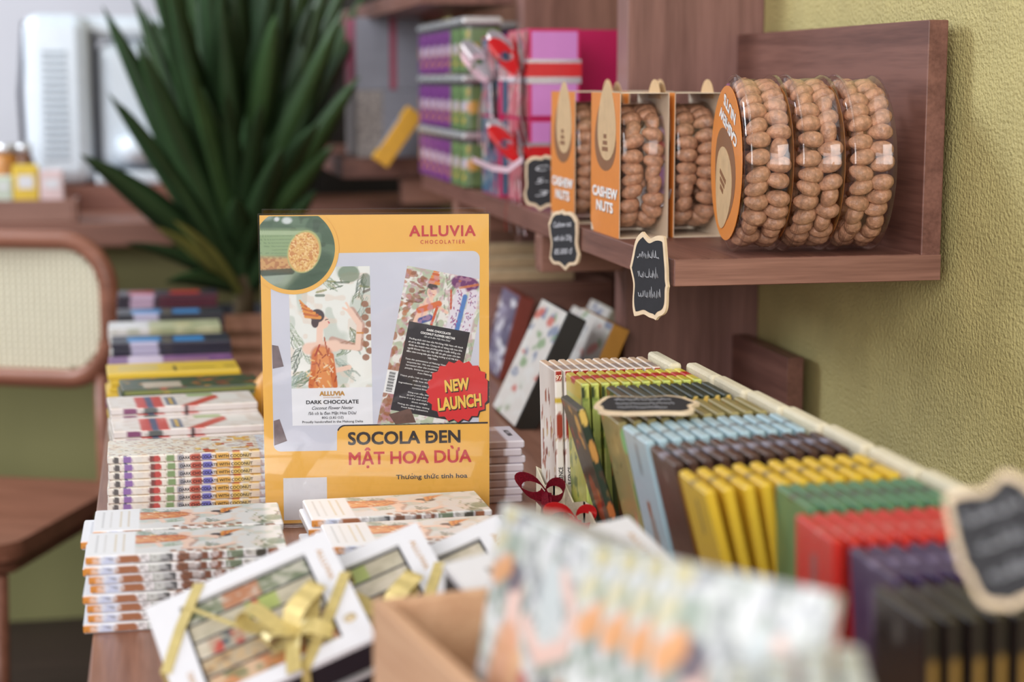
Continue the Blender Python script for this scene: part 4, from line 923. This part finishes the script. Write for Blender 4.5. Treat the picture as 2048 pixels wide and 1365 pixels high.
# tins
def tin_meshes(bg, cols, seed):
    def f(p, L, Wd, T):
        mk_floral(p, L, Wd, T, cols, None, 30, seed, big=6); p.rect(L * .42, L * .60, 6, 40, (190, 176, 196), .8); p.ell(L * .5, 46, 9, 7, (220, 160, 70), .9); p.rect(L * .90, L, 0, 1e4, (60, 56, 60))
    return f
TINM = mat('tin_metal', (214, 214, 216), .25, metal=.6, vary=.05)
def tin(x, y, z, kind, label):
    key = 'tin' + kind
    if key not in TXT:
        w, h = .060, .074; k = 28; vs = []; rows = np.linspace(.003, h, 20); S = np.zeros((20, k)); T = np.zeros((20, k))
        sq = lambda a: (math.copysign(abs(math.cos(a)) ** .35, math.cos(a)), math.copysign(abs(math.sin(a)) ** .35, math.sin(a)))
        for i, zz in enumerate(rows):
            for j in range(k): cx, sy = sq(2 * PI * j / k); vs.append((w / 2 * cx, w / 2 * sy, zz)); S[i, j] = zz * 1000; T[i, j] = (j % (k // 4)) * 8
        fs = [(i * k + j, i * k + (j + 1) % k, (i + 1) * k + (j + 1) % k, (i + 1) * k + j) for i in range(19) for j in range(k)] + [list(range(k))[::-1]]
        p = Paint(S, T, (112, 48, 120) if kind == 'purple' else (96, 122, 76))
        tin_meshes(None, [(226, 150, 50), (86, 30, 100), (140, 60, 140)] if kind == 'purple' else [(226, 180, 60), (70, 100, 60), (130, 160, 90)], 5)(p, 74, 60, 1)
        me = bpy.data.meshes.new('tin_body'); me.from_pydata(vs, [], fs); a = me.color_attributes.new('print', 'FLOAT_COLOR', 'POINT')
        cc = np.ones((len(vs), 4)); cc[:, :3] = p.C.reshape(-1, 3); a.data.foreach_set('color', cc.ravel()); me.materials.append(GL)
        lid = MB().rbox(-.0315, .0315, -.0315, .0315, .0742, .0845, .004).rbox(-.028, .028, -.028, .028, .0843, .0858, .0006).mesh('tin_lid', TINM)
        t = thing('tin', label, 'tin', (x, y, z), group=f'{kind} tins on the shelf'); put('body', me, t); put('lid', lid, t); TXT[key] = t; return
    dup(TXT[key], Matrix.Translation((x, y, z)), label, f'{kind} tins on the shelf')
TIER = ['bottom', 'middle', 'top']
for c in range(7):
    kind = 'purple' if c < 5 else 'green'
    for k in range(3): tin(.492 + .030 * (c > 1) * 0, 3.055 - .0665 * c, ZS + .0002 + .0862 * k, kind, f'{kind} patterned tin with silver lid, {TIER[k]} tier, {ORD[c]} column from the far end')
for c in range(4):
    for k in range(3): tin(.565, 3.055 - .0665 * c, ZS + .0002 + .0862 * k, 'purple', f'purple patterned tin, {TIER[k]} tier of the row behind, {ORD[c]} from the far end')
# boxes on the far shelf
def book_box(x, y, z, w, d, h, bgf, side, label, band=None):
    t = thing('carton', label, 'box', (x, y, z)); MB().rbox(0, w, 0, d, 0, h, .001).build('box_body', side, t)
    MB().box(.0, w, -.0008, 0, .0, h).build('front_panel', bgf, t)
    if band: MB().box(w * band[0], w * band[1], -.0012, -.0008, 0, h).build('stripe', band[2], t)
GREYC = mat('grey_card', (150, 152, 166), .5, vary=.06); PINKC = mat('rose_card', (170, 74, 100), .5, vary=.08); PATC = mat('grey_pattern_card', (160, 152, 150), .5, vary=.5, scale=140)
book_box(.395, 3.46, 1.1475, .13, .18, .140, GREYC, PINKC, 'grey and rose box standing on the lower box beyond the tins', (.52, .62, PINKC))
book_box(.395, 3.45, 1.0165, .135, .19, .130, GREYC, PATC, 'grey patterned box on the far shelf under the rose one', (0, .38, PATC))
book_box(.53, 3.47, 1.0165, .05, .18, .25, PINKC, PINKC, 'tall rose box at the right end of the far shelf')
YC = mat('yellow_carton', (226, 168, 44), .45, vary=.08, scale=50)
for i, (dx, c) in enumerate(((0, 'nearest the tins'), (.022, 'behind the first'))):
    p0 = at(755, 322, y=3.22 + i * .05); p1 = at(815, 235, y=3.22 + i * .05); u = (p1 - p0).normalized(); nrm = Vector((0, 1, 0)); s = u.cross(nrm).normalized()
    t = thing('carton', f'slim yellow box leaning on the shelf end, {c}', 'box', M=basis(p0, u, s, u.cross(s)), group='leaning yellow boxes')
    MB().rbox(0, .115, -.02, .012, -.016, .016, .001).build('box_body', YC, t)
    MB().box(.02, .09, .0121, .0126, -.010, .010).build('window_label', GREYC, t)

# ------------------------------------------------------------------ leaning boxes under the shelf
def lean_box(y, d, top, bot, w, facebg, cols, side, label, seed, group):
    p1 = at(*top, y=y); p0 = at(*bot, y=y); p0 = p1 + (p0 - p1) * min(1.6, (p1.z - .7535) / (p1.z - p0.z)); u = (p1 - p0); L = u.length; u.normalize()
    ya = Vector((0, 1, 0)); n = (-u).cross(ya); n = Vector((-u.z, 0, u.x))
    M = basis(p0, u, ya, n * -1 if False else u.cross(ya))
    t = thing('gift_carton', label, 'box', M=M, group=group)
    sg = 1
    MB().rbox(0, L, 0, d, -w, 0, .0012).build('box_body', side, t)
    me = sheet_pattern(L - .002, d - .002, facebg, cols, 60, seed, 16); put('printed_face', me, t, Matrix.Translation((.001, .001, .0004)))
    return t
FL = [(130, 160, 110), (206, 90, 70), (120, 132, 160), (220, 216, 206), (226, 222, 214), (150, 160, 130), (226, 222, 216), (216, 206, 200)]
DGR = mat('dark_grey_card', (44, 42, 40), .5, vary=.08); OCH = mat('ochre_card', (190, 134, 48), .5, vary=.06); RUST = mat('rust_card', (128, 52, 38), .5, vary=.08); PALE = mat('pale_card', (206, 196, 186), .5, vary=.03)
lean_box(2.02, .14, (1136, 625), (1032, 850), .026, (222, 214, 206), FL, DGR, 'white flower printed box with dark side, leaning under the shelf', 3, 'leaning boxes under the shelf')
lean_box(2.06, .16, (1228, 648), (1128, 880), .022, (224, 216, 208), FL, OCH, 'white flower printed box with ochre side, leaning beside the post', 4, 'leaning boxes under the shelf')
lean_box(2.22, .115, (1188, 632), (1080, 850), .016, (216, 208, 200), FL, PALE, 'pale box leaning behind, its light top edge showing', 5, 'leaning boxes under the shelf')
lean_box(2.30, .115, (1224, 618), (1120, 830), .016, (216, 208, 200), FL, CREAM, 'cream box leaning farther back under the shelf, behind the pale one', 6, 'leaning boxes under the shelf')
lean_box(2.36, .14, (1040, 592), (986, 800), .022, (96, 92, 116), [(110, 106, 130), (206, 204, 214), (150, 148, 170), (230, 228, 232)], RUST, 'grey violet box with rust red side, leaning right of the poster', 7, 'leaning boxes under the shelf')
for i in range(3):
    t = thing('slim_carton', f'slim tan box lying across under the shelf, {["nearest", "middle", "farthest"][i]} of three', 'box', (.475, 2.50 + .075 * i, .874 + .012 * i), group='slim tan boxes')
    MB().rbox(0, .13, 0, .05, 0, .014, .001).build('box_body', mat('tan_card', (190, 164, 128), .5, vary=.1, scale=60), t)
t = thing('box_riser', 'brown wooden riser under the slim tan boxes', 'riser', (.46, 2.48, .7508))
MB().rbox(0, .20, 0, .24, .0, .122, .001).build('riser_body', ARMW, t)
o = MB().lathe([(.004, 0), (.018, .006), (.027, .022), (.029, .04), (.024, .06), (.012, .074), (.003, .08)], 10).build('cocoa_pod', mat('cocoa_orange', (206, 142, 44), .45, vary=.15, scale=40), None, Matrix.Translation((.131, 2.055, .7505)))
tag(o, 'orange cocoa pod standing behind the poster', 'cocoa pod')

# ------------------------------------------------------------------ ribboned gift boxes in the foreground
def sc_(p, k): return CAM + (Vector(p) - CAM) * k
g1, g2, g3 = [sc_(p, .955) for p in ((-.014, 1.265, .783), (.117, 1.272, .833), (.141, 1.164, .787))]
GX = (g2 - g1).normalized(); GY = (g2 - g3); GY = (GY - GX * GY.dot(GX)).normalized(); GZ = GX.cross(GY)
GW, GH, GT = .134, .118, .0240
MINI = [bar_mesh('mini', .092, .0176, .009, f, bg, 40, 8, 3, GL) for f, bg in (
    (lambda p, L, Wd, T: (p.noise(6, .5, (110, 122, 92), .9, 5), p.rect(L * .3, L * .6, 0, Wd, (206, 132, 96), .8), p.noise(4, .6, (220, 214, 206), .7, 6)), (140, 146, 124)),
    (lambda p, L, Wd, T: (p.noise(6, .5, (190, 180, 160), .9, 7), p.rect(L * .45, L * .7, 0, Wd, (176, 190, 100), .9), p.rect(L * .5, L * .56, 0, Wd, (206, 90, 64))), (206, 196, 178)),
    (lambda p, L, Wd, T: (p.rect(L * .1, L * .38, 2, 1e3, (200, 70, 56)), p.rect(L * .2, L * .28, 0, 1e3, (80, 96, 110)), p.noise(5, .55, (200, 190, 170), .7, 8)), (222, 210, 196)),
    (lambda p, L, Wd, T: (p.noise(6, .5, (150, 120, 90), .9, 9), p.noise(4, .6, (220, 180, 130), .7, 10)), (196, 176, 150)),
    (lambda p, L, Wd, T: (p.noise(6, .48, (214, 140, 90), .9, 11), p.noise(5, .62, (120, 130, 90), .8, 12)), (226, 190, 160)))]
BODYD = mat('navy_black_card', (36, 32, 42), .45, vary=.06)
WINF = clear('window_film', (252, 252, 250), .8, .08)
def choc_box(M, label, idx, ribbon=True, text=True):
    t = thing('chocolate_gift_box', label, 'gift box', M=M, group='white lidded gift boxes with window')
    MB().rbox(0, GW, 0, GH, -GT, -.0032, .001).build('box_body', BODYD, t)
    x0, x1, y0, y1 = .021, GW - .019, .013, GH - .013
    b = MB(); z0, z1 = -.003, .0006
    for q in ((-.0008, x0, -.0008, GH + .0008), (x1, GW + .0008, -.0008, GH + .0008), (x0, x1, -.0008, y0), (x0, x1, y1, GH + .0008)): b.box(q[0], q[1], q[2], q[3], z0, z1)
    b.build('lid_frame', WHITE, t)
    MB().box(x0, x1, y0, y1, -.0010, -.0006).build('window', WINF, t)
    for k, (s, xx) in enumerate((('ALLUVIA', GW - .0095), ('CHOCOLATIER', .010))):
        put('lettering', fit_text(s, .034 if k == 0 else .03, .0042, bold=.0, m=GOLDINK), t, Matrix.Translation((xx - (.0015 if k == 0 else -.0015), GH * (.72 if k == 0 else .22), .0008)) @ Matrix.Rotation(-PI / 2, 4, 'Z'))
    em = MB().lathe([(.0001, 0), (.0045, 0), (.0045, .0001), (.0001, .0001)], 20, Matrix.Translation((GW - .0095, GH * .22, .0007))); em.build('emblem', mat('gold_print', (206, 186, 150), .4, vary=.1), t)
    if ribbon:
        for nm, pts in (('ribbon_band', [(-.001, GH * .40, -.012), (-.0012, GH * .42, .0012), (.018, GH * .72, .0018), (.040, GH + .0012, .0012), (.043, GH + .0014, -.012)]), ('ribbon_band', [(GW * .60, -.0012, -.012), (GW * .62, -.0012, .0012), (GW * .84, GH * .30, .0018), (GW + .0012, GH * .58, .0012), (GW + .0014, GH * .6, -.012)]), ('ribbon_band', [(.026, GH * .86, .0022), (GW * .45, GH * .44, .003), (GW * .72, GH * .18, .0024)])):
            MB().ribbon(pts, (.8, -.6, .05) if 'x' else 0, .0085).build(nm, GOLDR, t)
        c = Vector((GW * .66, GH * .26, .005)); bb = MB()
        for a, ln, hh in ((2.35, .042, .013), (.75, .034, .018), (-2.9, .022, .010)):
            d = Vector((math.cos(a), math.sin(a), 0)); s = Vector((-d.y, d.x, 0))
            bb.ribbon([c + d * (ln * .5 * (1 - math.cos(q))) + Vector((0, 0, hh * .5 * math.sin(q) + hh * .28 * (1 - math.cos(q)))) + s * (.004 * math.sin(q * 2)) for q in np.linspace(.15, 2 * PI - .15, 18)], s + Vector((0, 0, .3)), .0135)
        for a, ln in ((-1.9, .036), (-.6, .026)):
            d = Vector((math.cos(a), math.sin(a), 0)); bb.ribbon([c + d * (ln * q) + Vector((0, 0, .006 * math.sin(q * PI))) for q in np.linspace(0, 1, 8)], (-d.y, d.x, .25), .011)
        bb.build('ribbon_bow', GOLDR, t)
    for k in range(5):
        Q = M @ Matrix.Translation(((x0 + x1) / 2, y1 - .0095 - k * (y1 - y0 - .002) / 5, -.0118))
        tag(put('mini_chocolate_bar', MINI[(k + idx) % 5], None, Q), f'small printed chocolate bar, {ORD[k]} from the top inside {["the nearest ribboned gift box", "the middle white gift box", "the third white gift box", "the white box by the standing rows"][idx]}', 'chocolate bar', 'small bars inside the gift boxes')
    return t
def gmat(p2): return basis(p2 - GX * GW - GY * GH, GX, GY, GZ)
choc_box(gmat(g2), 'white lidded gift box with window and gold bow, nearest at the lower left', 0)
choc_box(gmat(at(832, 1047, z=g2.z - .006)), 'white lidded gift box overlapped by the nearest one, gold bow at its right', 1)
choc_box(gmat(at(992, 1034, z=g2.z - .010)), 'white lidded gift box third in the overlapping row, half hidden by illustrated bars', 2)
c2 = at(1255, 1036, y=1.08); e2 = Vector((.30, -.90, -.31)).normalized(); e1 = Vector((.92, .32, .12)); e1 = (e1 - e2 * e1.dot(e2)).normalized(); ez = e1.cross(-e2)
if ez.z < 0: ez = -ez
choc_box(basis(c2 - e1 * GW + e2 * GH, e1, -e2, e1.cross(-e2)), 'white lidded gift box tilted against the light blue standing bars', 3, ribbon=False)

t = thing('carton', 'plain white carton under the white box tilted against the light blue bars', 'box', (.185, 1.02, .7275))
MB().rbox(0, .11, 0, .075, 0, .060, .001).build('box_body', WHITE, t); MB().rbox(-.0008, .1108, -.0008, .0758, .0602, .066, .001).build('lid', WHITE, t)
# ------------------------------------------------------------------ crate of illustrated bars in front
FW = Vector((.302, -.953, 0)); FN = Vector((-.953, -.302, 0))
cr_o = Vector((.118, .985, .7278)); ca = math.radians(-9); cex = Vector((math.cos(ca) * .985 + .0, .17, 0)).normalized(); cey = Vector((-cex.y, cex.x, 0)) * -1
CM = basis(cr_o, cex, -cey, (0, 0, 1)); t = thing('wooden_crate', 'pale wooden crate in the foreground holding illustrated chocolate bars', 'crate', M=CM)
CL, CWD, CH, cw = .44, .172, .138, .009
MB().rbox(0, cw, -CL, 0, 0, CH, .0012).build('side_panel', CRATEW, t); MB().rbox(CWD - cw, CWD, -CL, 0, 0, CH * .6, .0012).build('side_panel', CRATEW, t)
MB().rbox(cw, CWD - cw, -cw, 0, 0, CH, .0012).build('end_panel', CRATEW, t); MB().rbox(cw, CWD - cw, -CL, -CL + cw, 0, CH, .0012).build('end_panel', CRATEW, t)
MB().box(cw, CWD - cw, -CL + cw, -cw, .002, .010).build('crate_floor', CRATEW, t)
def mk_big(p, L, Wd, T):
    p.noise(11, .5, (200, 206, 200), .8, 3); p.noise(6, .6, (216, 218, 222), .8, 78); p.noise(8, .62, (140, 158, 140), .7, 79); p.noise(7, .68, (120, 126, 134), .6, 80)
    p.noise(4, .68, (104, 108, 112), .55, 83); p.noise(5, .68, (240, 240, 242), .8, 84); fronds(p, L * .2, L, 0, p.T.max(), 90, 8, GREENS + [(214, 224, 216)] * 3, 18, 1.6)
    P = lambda t, q: (L * (1 - .68 * q), Wd * t)
    sk = (242, 208, 196)
    p.line([P(.45, .40), P(.62, .50), P(.86, .42), P(.90, .28), P(.76, .17)], 9, sk); p.line([P(.30, .38), P(.34, .48)], 15, sk); p.ell(*P(.30, .30), 9, 8, sk)
    p.ell(*P(.66, .28), 19, 10, (214, 222, 222), .95); p.ell(*P(.27, .25), 8, 9, (96, 92, 106), .9)
    p.line([P(.18, .22), P(.08, .27)], 12, (232, 164, 104), .85); p.line([P(.10, .12), P(.04, .16)], 9, (214, 204, 160), .7); p.ell(*P(.14, .03), 4, 7, (212, 200, 150), .8)
    p.line([P(.30, .52), P(.26, .70)], 24, (228, 166, 122), .8); p.line([P(.42, .56), P(.40, .68)], 12, (234, 186, 140), .8); p.line([P(.5, .62), P(.6, .74)], 10, (200, 90, 80), .8)
    p.ell(*P(.74, .66), 14, 8, (90, 98, 116), .8); p.ell(*P(.9, .60), 8, 9, (196, 120, 80), .7); p.ell(*P(.82, .80), 10, 12, (206, 90, 90), .7)
    p.rect(0, L * .46, 0, Wd * .6, (230, 226, 234), .9); p.rect(0, L * .40, 0, Wd * .9, (198, 54, 60), .9)
bigm = bar_mesh('big_bar', .190, .098, .010, mk_big, (222, 225, 222), 90, 54, 5, GL)
def big_bar(tl, lean, label, group, yaw=0, L=.190, Wd=.098, T=.010, ws=1.0):
    Wd *= ws
    w = Matrix.Rotation(yaw, 3, 'Z') @ FW; n = Vector((w.y, -w.x, 0))
    xa = (Vector((0, 0, math.cos(lean))) - n * math.sin(lean)).normalized(); ya = -w; za = xa.cross(ya)
    c = Vector(tl) - xa * (L / 2) + w * (Wd / 2) - za * T
    k_ = max(1.0, (Vector(tl).z - .741) / math.cos(lean) / L); c = Vector(tl) - xa * (L * k_ / 2) + w * (Wd / 2) - za * T
    tag(put('illustrated_bar', bigm, None, basis(c, xa, ya, za) @ Matrix.Diagonal((k_, ws, 1, 1))), label, 'chocolate bar', group)
base = at(988, 1007, d=.95)
for i in range(3):
    big_bar(base - FN * (.004 + .0135 * i) + Vector((0, 0, -.004 * i)), math.radians(10), f'large illustrated bar in the crate, farthest file, {ORD[i]} from the left', 'illustrated bars in the crate', .0)
for i in range(4):
    big_bar(at(1172 + 52 * i, 1088 + 9 * i, d=.84 - .03 * i), math.radians(15), f'large illustrated bar in the crate, middle file, {ORD[i]} from the left', 'illustrated bars in the crate', math.radians(20), ws=.84)
for i, (u, v, d_) in enumerate(((1478, 1318, .69), (1550, 1302, .69), (1622, 1284, .69), (1692, 1288, .69))):
    big_bar(at(u - 20, v, d=d_), math.radians(6), f'large illustrated bar seen edge on in the crate, {ORD[i]} from the left', 'illustrated bars in the crate', math.radians(-36))

# ------------------------------------------------------------------ cane chair
CHM = Matrix.Translation((-.100, 3.10, 0)) @ Matrix.Rotation(math.radians(-22), 4, 'Z')   # origin: floor under its right back leg; x runs left along the back, -y forward
ch = thing('cane_chair', 'brown wooden chair with a woven cane back beside the table', 'chair', M=CHM)
CANE = mat('cane_weave', (226, 220, 196), .6, vary=.06, scale=200)
def rrect(cx, cz, w, h, r, n=8):
    out = []
    for sx, sz, a0 in ((1, 1, 0), (-1, 1, 90), (-1, -1, 180), (1, -1, 270)):
        for i in range(n + 1): a = math.radians(a0 + 90 * i / n); out.append((cx + sx * (w / 2 - r) + r * math.cos(a), cz + sz * (h / 2 - r) + r * math.sin(a)))
    return out
bz, bw, bh = .768, .46, .245
fr_ = rrect(-bw / 2 + .02, bz, bw, bh, .085)
MB().tube([(x, .018 * math.cos((x + bw / 2 - .02) / bw * 3), z) for x, z in fr_], .017, 10, 0, True, up=(0, 1, 0)).build('back_frame', CHAIRW, ch)
cm = MB(); inn = rrect(-bw / 2 + .02, bz, bw - .03, bh - .03, .075)
x0, x1, z0, z1 = -bw + .036, .004, bz - bh / 2 + .016, bz + bh / 2 - .016
def inside(x, z):
    dx = max(abs(x - (-bw / 2 + .02)) - ((bw - .03) / 2 - .075), 0); dz = max(abs(z - bz) - ((bh - .03) / 2 - .075), 0); return math.hypot(dx, dz) < .075
st_ = .0115
for a in np.arange(x0, x1, st_):
    zz = [z for z in np.linspace(z0, z1, 40) if inside(a, z)]
    if len(zz) > 2: cm.box(a - .0036, a + .0036, -.0012, .0, zz[0], zz[-1], 0, Matrix.Translation((0, .018 * math.cos((a + bw / 2 - .02) / bw * 3), 0)))
for z in np.arange(z0, z1, st_):
    xx = [x for x in np.linspace(x0, x1, 60) if inside(x, z)]
    if len(xx) > 2:
        for xa, xb in zip(xx[:-1], xx[1:]): cm.box(xa, xb + .0005, .0, .0012, z - .0036, z + .0036, 0, Matrix.Translation((0, .018 * math.cos((xa + bw / 2 - .02) / bw * 3), 0)))
cm.build('cane_panel', CANE, ch)
for x in (0.0, -bw + .04):
    MB().tube([(x, .06, 0), (x, .015, .42), (x, .006, bz - .11)], [.014, .017, .014], 10).build('back_leg', CHAIRW, ch)
    MB().tube([(x * 1.02, -.42, 0), (x, -.41, .41)], [.012, .017], 10).build('front_leg', CHAIRW, ch)
seat = [(x, y) for x, y in rrect(-bw / 2 + .02, -.205, .475, .46, .07)]
MB().prism(seat, .028, Matrix.Translation((0, 0, .432))).build('seat', CHAIRW, ch)
MB().prism([(x, y * .95) for x, y in rrect(-bw / 2 + .02, -.205, .43, .42, .06)], .03, Matrix.Translation((0, -.01, .402))).build('seat_rail', CHAIRW, ch)

# ------------------------------------------------------------------ potted plant
LEAF = mat('dark_leaf', (44, 66, 38), .4, vary=.35, scale=6); LEAF2 = mat('mid_leaf', (58, 84, 46), .4, vary=.3, scale=6); LEAF3 = mat('dry_leaf', (120, 120, 60), .5, vary=.25, scale=8)
PX, PY, PZ = .165, 3.42, .74
pl = thing('potted_plant', 'tall dark green spiky leaved plant in a dark pot behind the table', 'plant', (PX, PY, 0))
MB().lathe([(.11, 0), (.13, .3), (.135, .72), (.125, .72), (.12, .70), (.001, .70)], 28).build('pot', mat('dark_basket', (30, 28, 34), .7, vary=.4, scale=90, bump=.6, bscale=120), pl)
MB().tube([(0, 0, .68), (.005, .0, .78), (-.004, .01, .92)], [.022, .02, .012], 8).build('stem', mat('plant_stem', (86, 70, 46), .8, vary=.2), pl)
def blade(az, el, ln, w, droop, z0, m, tw=0):
    d = Vector((math.cos(az) * math.cos(el), math.sin(az) * math.cos(el), math.sin(el))); s = d.cross(Vector((0, 1, 0))).normalized()
    s = (Matrix.Rotation(tw, 3, d) @ s); vs = []; n = 12
    for i in range(n + 1):
        k = i / n; c = Vector((0, 0, z0)) + d * (ln * k) + Vector((0, 0, -droop * ln * k * k)); wd = w * (math.sin(PI * min(1, .18 + .82 * k)) ** .7 if k < .999 else .02)
        up = s.cross(d).normalized(); vs += [c - s * wd / 2 + up * wd * .12, c - up * .001, c + s * wd / 2 + up * wd * .12, c + up * .0006]
    fs = [q for i in range(n) for q in ((i * 4, i * 4 + 1, i * 4 + 5, i * 4 + 4), (i * 4 + 1, i * 4 + 2, i * 4 + 6, i * 4 + 5), (i * 4 + 2, i * 4 + 3, i * 4 + 7, i * 4 + 6), (i * 4 + 3, i * 4, i * 4 + 4, i * 4 + 7))]
    MB().add(vs, fs, 0, True).build('leaf', m, pl)
rp = random.Random(12)
def aim(u, v, y, w, droop=.05, z0=.76, m=LEAF):
    p = at(u, v, y=y); d = p - Vector((PX, PY, z0 - droop * 0)); d.z += droop * d.length; blade(math.atan2(d.y, d.x), math.asin(d.z / d.length), d.length, w, droop, z0, m, rp.uniform(-.7, .7))
for u, v, y, w, dr in ((160, 300, 3.25, .060, .16), (215, 180, 3.3, .040, .1), (205, 10, 3.35, .055, .05), (262, -20, 3.4, .05, .05), (300, -120, 3.3, .055, .03), (190, 330, 3.4, .04, .2), (250, 480, 3.3, .035, .2), (330, 560, 3.25, .035, .25), (245, 205, 3.2, .035, .1)):
    aim(u, v, y, w, dr)
for i in range(72):
    u = rp.uniform(270, 740); v = -abs(rp.gauss(60, 140)) + 60 * abs(u - 480) / 150; aim(u, v, PY + rp.uniform(-.25, .3), rp.uniform(.046, .066), rp.uniform(0, .08), rp.uniform(.74, .92), rp.choice((LEAF, LEAF, LEAF2)))
for i in range(22): aim(rp.uniform(380, 720), rp.uniform(100, 430), PY + rp.uniform(-.3, .1), rp.uniform(.04, .058), rp.uniform(.05, .2), rp.uniform(.74, .86), rp.choice((LEAF, LEAF2)))
aim(345, 430, 3.2, .03, .2, .74, LEAF3); aim(310, 445, 3.25, .03, .2, .74, LEAF3)

# ------------------------------------------------------------------ counter, machine and things behind
ct = thing('counter', 'olive fronted counter with a brown wooden top behind the chair', 'counter', (-.6, 4.1, 0))
MB().box(-1.2, 1.34, -.28, .30, 0, .83).build('counter_body', mat('olive_panel', (150, 146, 96), .6, vary=.06, scale=4), ct)
MB().rbox(-1.24, 1.345, -.46, .32, .8302, .880, .003).build('counter_top', wood('counter_wood', (120, 78, 64), (146, 100, 84), 'X'), ct)
o = MB().rbox(-.42, .20, 3.98, 4.38, .8803, .935, .002).build('machine_plinth', wood('plinth_wood', (120, 74, 60), (142, 94, 78), 'X')); tag(o, 'low brown wooden plinth under the pale coffee machine', 'plinth')
PALEM = mat('pale_enamel', (206, 214, 222), .28, vary=.03, coat=.3); SLOT = mat('slot_grey', (150, 160, 170), .5, vary=.05); DKG = mat('dark_trim', (50, 52, 64), .4, vary=.08)
cmn = thing('coffee_machine', 'pale grey coffee machine with a vented side panel on the counter', 'coffee machine', (-.12, 4.1, .9355))
def slab(x0, x1, y0, y1, z0, z1, r): return MB().rbox(x0, x1, y0, y1, z0, z1, r)
slab(-.150, -.008, -.09, .2, .0, .375, .03).build('housing', PALEM, cmn)
slab(.004, .170, -.06, .2, .036, .315, .03).build('brew_unit', PALEM, cmn)
slab(-.004, .20, -.10, .2, .0, .030, .008).build('drip_base', PALEM, cmn)
slab(-.140, .175, -.05, .2, .32, .372, .02).build('top_tray', PALEM, cmn)
v_ = MB()
for k in range(16): v_.box(-.112, -.058, -.0925, -.0895, .055 + .0155 * k, .0615 + .0155 * k)
v_.build('vent', SLOT, cmn)
MB().rbox(-.007, .003, -.06, .15, .01, .34, .002).build('seam_trim', DKG, cmn)
MB().tube([(-.15, -.02, .36), (-.165, -.02, .2), (-.16, -.02, .02)], .006, 8).build('side_pipe', DKG, cmn)
MB().lathe([(.001, 0), (.04, .0), (.05, .02), (.05, .05), (.02, .06), (.001, .06)], 20, Matrix.Translation((.09, -.07, .05))).build('drip_cup', PALEM, cmn)
AMB = mat('amber_fill', (170, 110, 40), .4, vary=.3, scale=20)
for i, (u, w) in enumerate(((12, .032), (48, .022))):
    p = at(u, 330, y=3.92); t = thing('jar', ['amber filled jar at the left edge of the counter', 'small brown jar beside the pale machine'][i], 'jar', (p.x, p.y, .8805))
    MB().lathe([(w * .9, 0), (w, .01), (w, .11), (w * .7, .13)], 20).build('jar_body', AMB if i == 0 else mat('brown_fill', (110, 74, 54), .4, vary=.2), t)
    MB().lathe([(w * .75, .131), (w * .75, .15), (.001, .15)], 20).build('lid', TINM, t)
tr = thing('wooden_tray', 'brown wooden tray of small packets on the counter at far left', 'tray', (-.31, 3.70, .8805))
MB().rbox(-.17, .15, -.05, .05, 0, .012, .001).build('tray_base', ARMW, tr); MB().rbox(-.17, .15, -.058, -.0505, 0, .047, .002).build('front_board', ARMW, tr); MB().rbox(.1505, .158, -.058, .058, 0, .047, .002).build('end_board', ARMW, tr); MB().rbox(-.17, .15, .0505, .058, 0, .047, .002).build('back_board', ARMW, tr)
for i, (u0, u1, v0, c, nm) in enumerate(((-60, -16, 345, (206, 214, 200), 'pale packet outside'), (-12, 24, 352, (196, 206, 190), 'pale green packet at the left of the tray'), (26, 76, 330, (226, 190, 60), 'yellow packet in the middle of the tray'), (80, 126, 340, (222, 196, 196), 'pale pink packet at the right of the tray'))):
    if i == 0: continue
    a, b = at(u0, 385, y=3.69), at(u1, v0, y=3.69); t = thing('packet', nm, 'packet', (a.x, 3.69, .8928)); MB().rbox(0, b.x - a.x, 0, .03, 0, b.z - .8928, .003).build('packet_body', mat('packet_' + str(i), c, .5), t); MB().box((b.x - a.x) * .2, (b.x - a.x) * .8, -.0006, 0, .055, (b.z - .8928) * .8).build('packet_label', WHITE, t)
cb = thing('dark_backdrop', 'dark brown block added behind the plant to darken the gaps between its leaves', 'backdrop', (.50, 4.75, 0))  # added dark block, keeps the bright back wall from showing between the leaves
MB().rbox(-.42, .249, -.2, .3, 0, 2.1, .004).build('backdrop_body', mat('backdrop_dark', (34, 28, 28), .5, vary=.15), cb)
for x in (-.41, -.085): MB().rbox(x, x + .32, -.214, -.2005, .06, 2.05, .003).build('backdrop_panel', mat('backdrop_dark', (34, 28, 28)), cb)
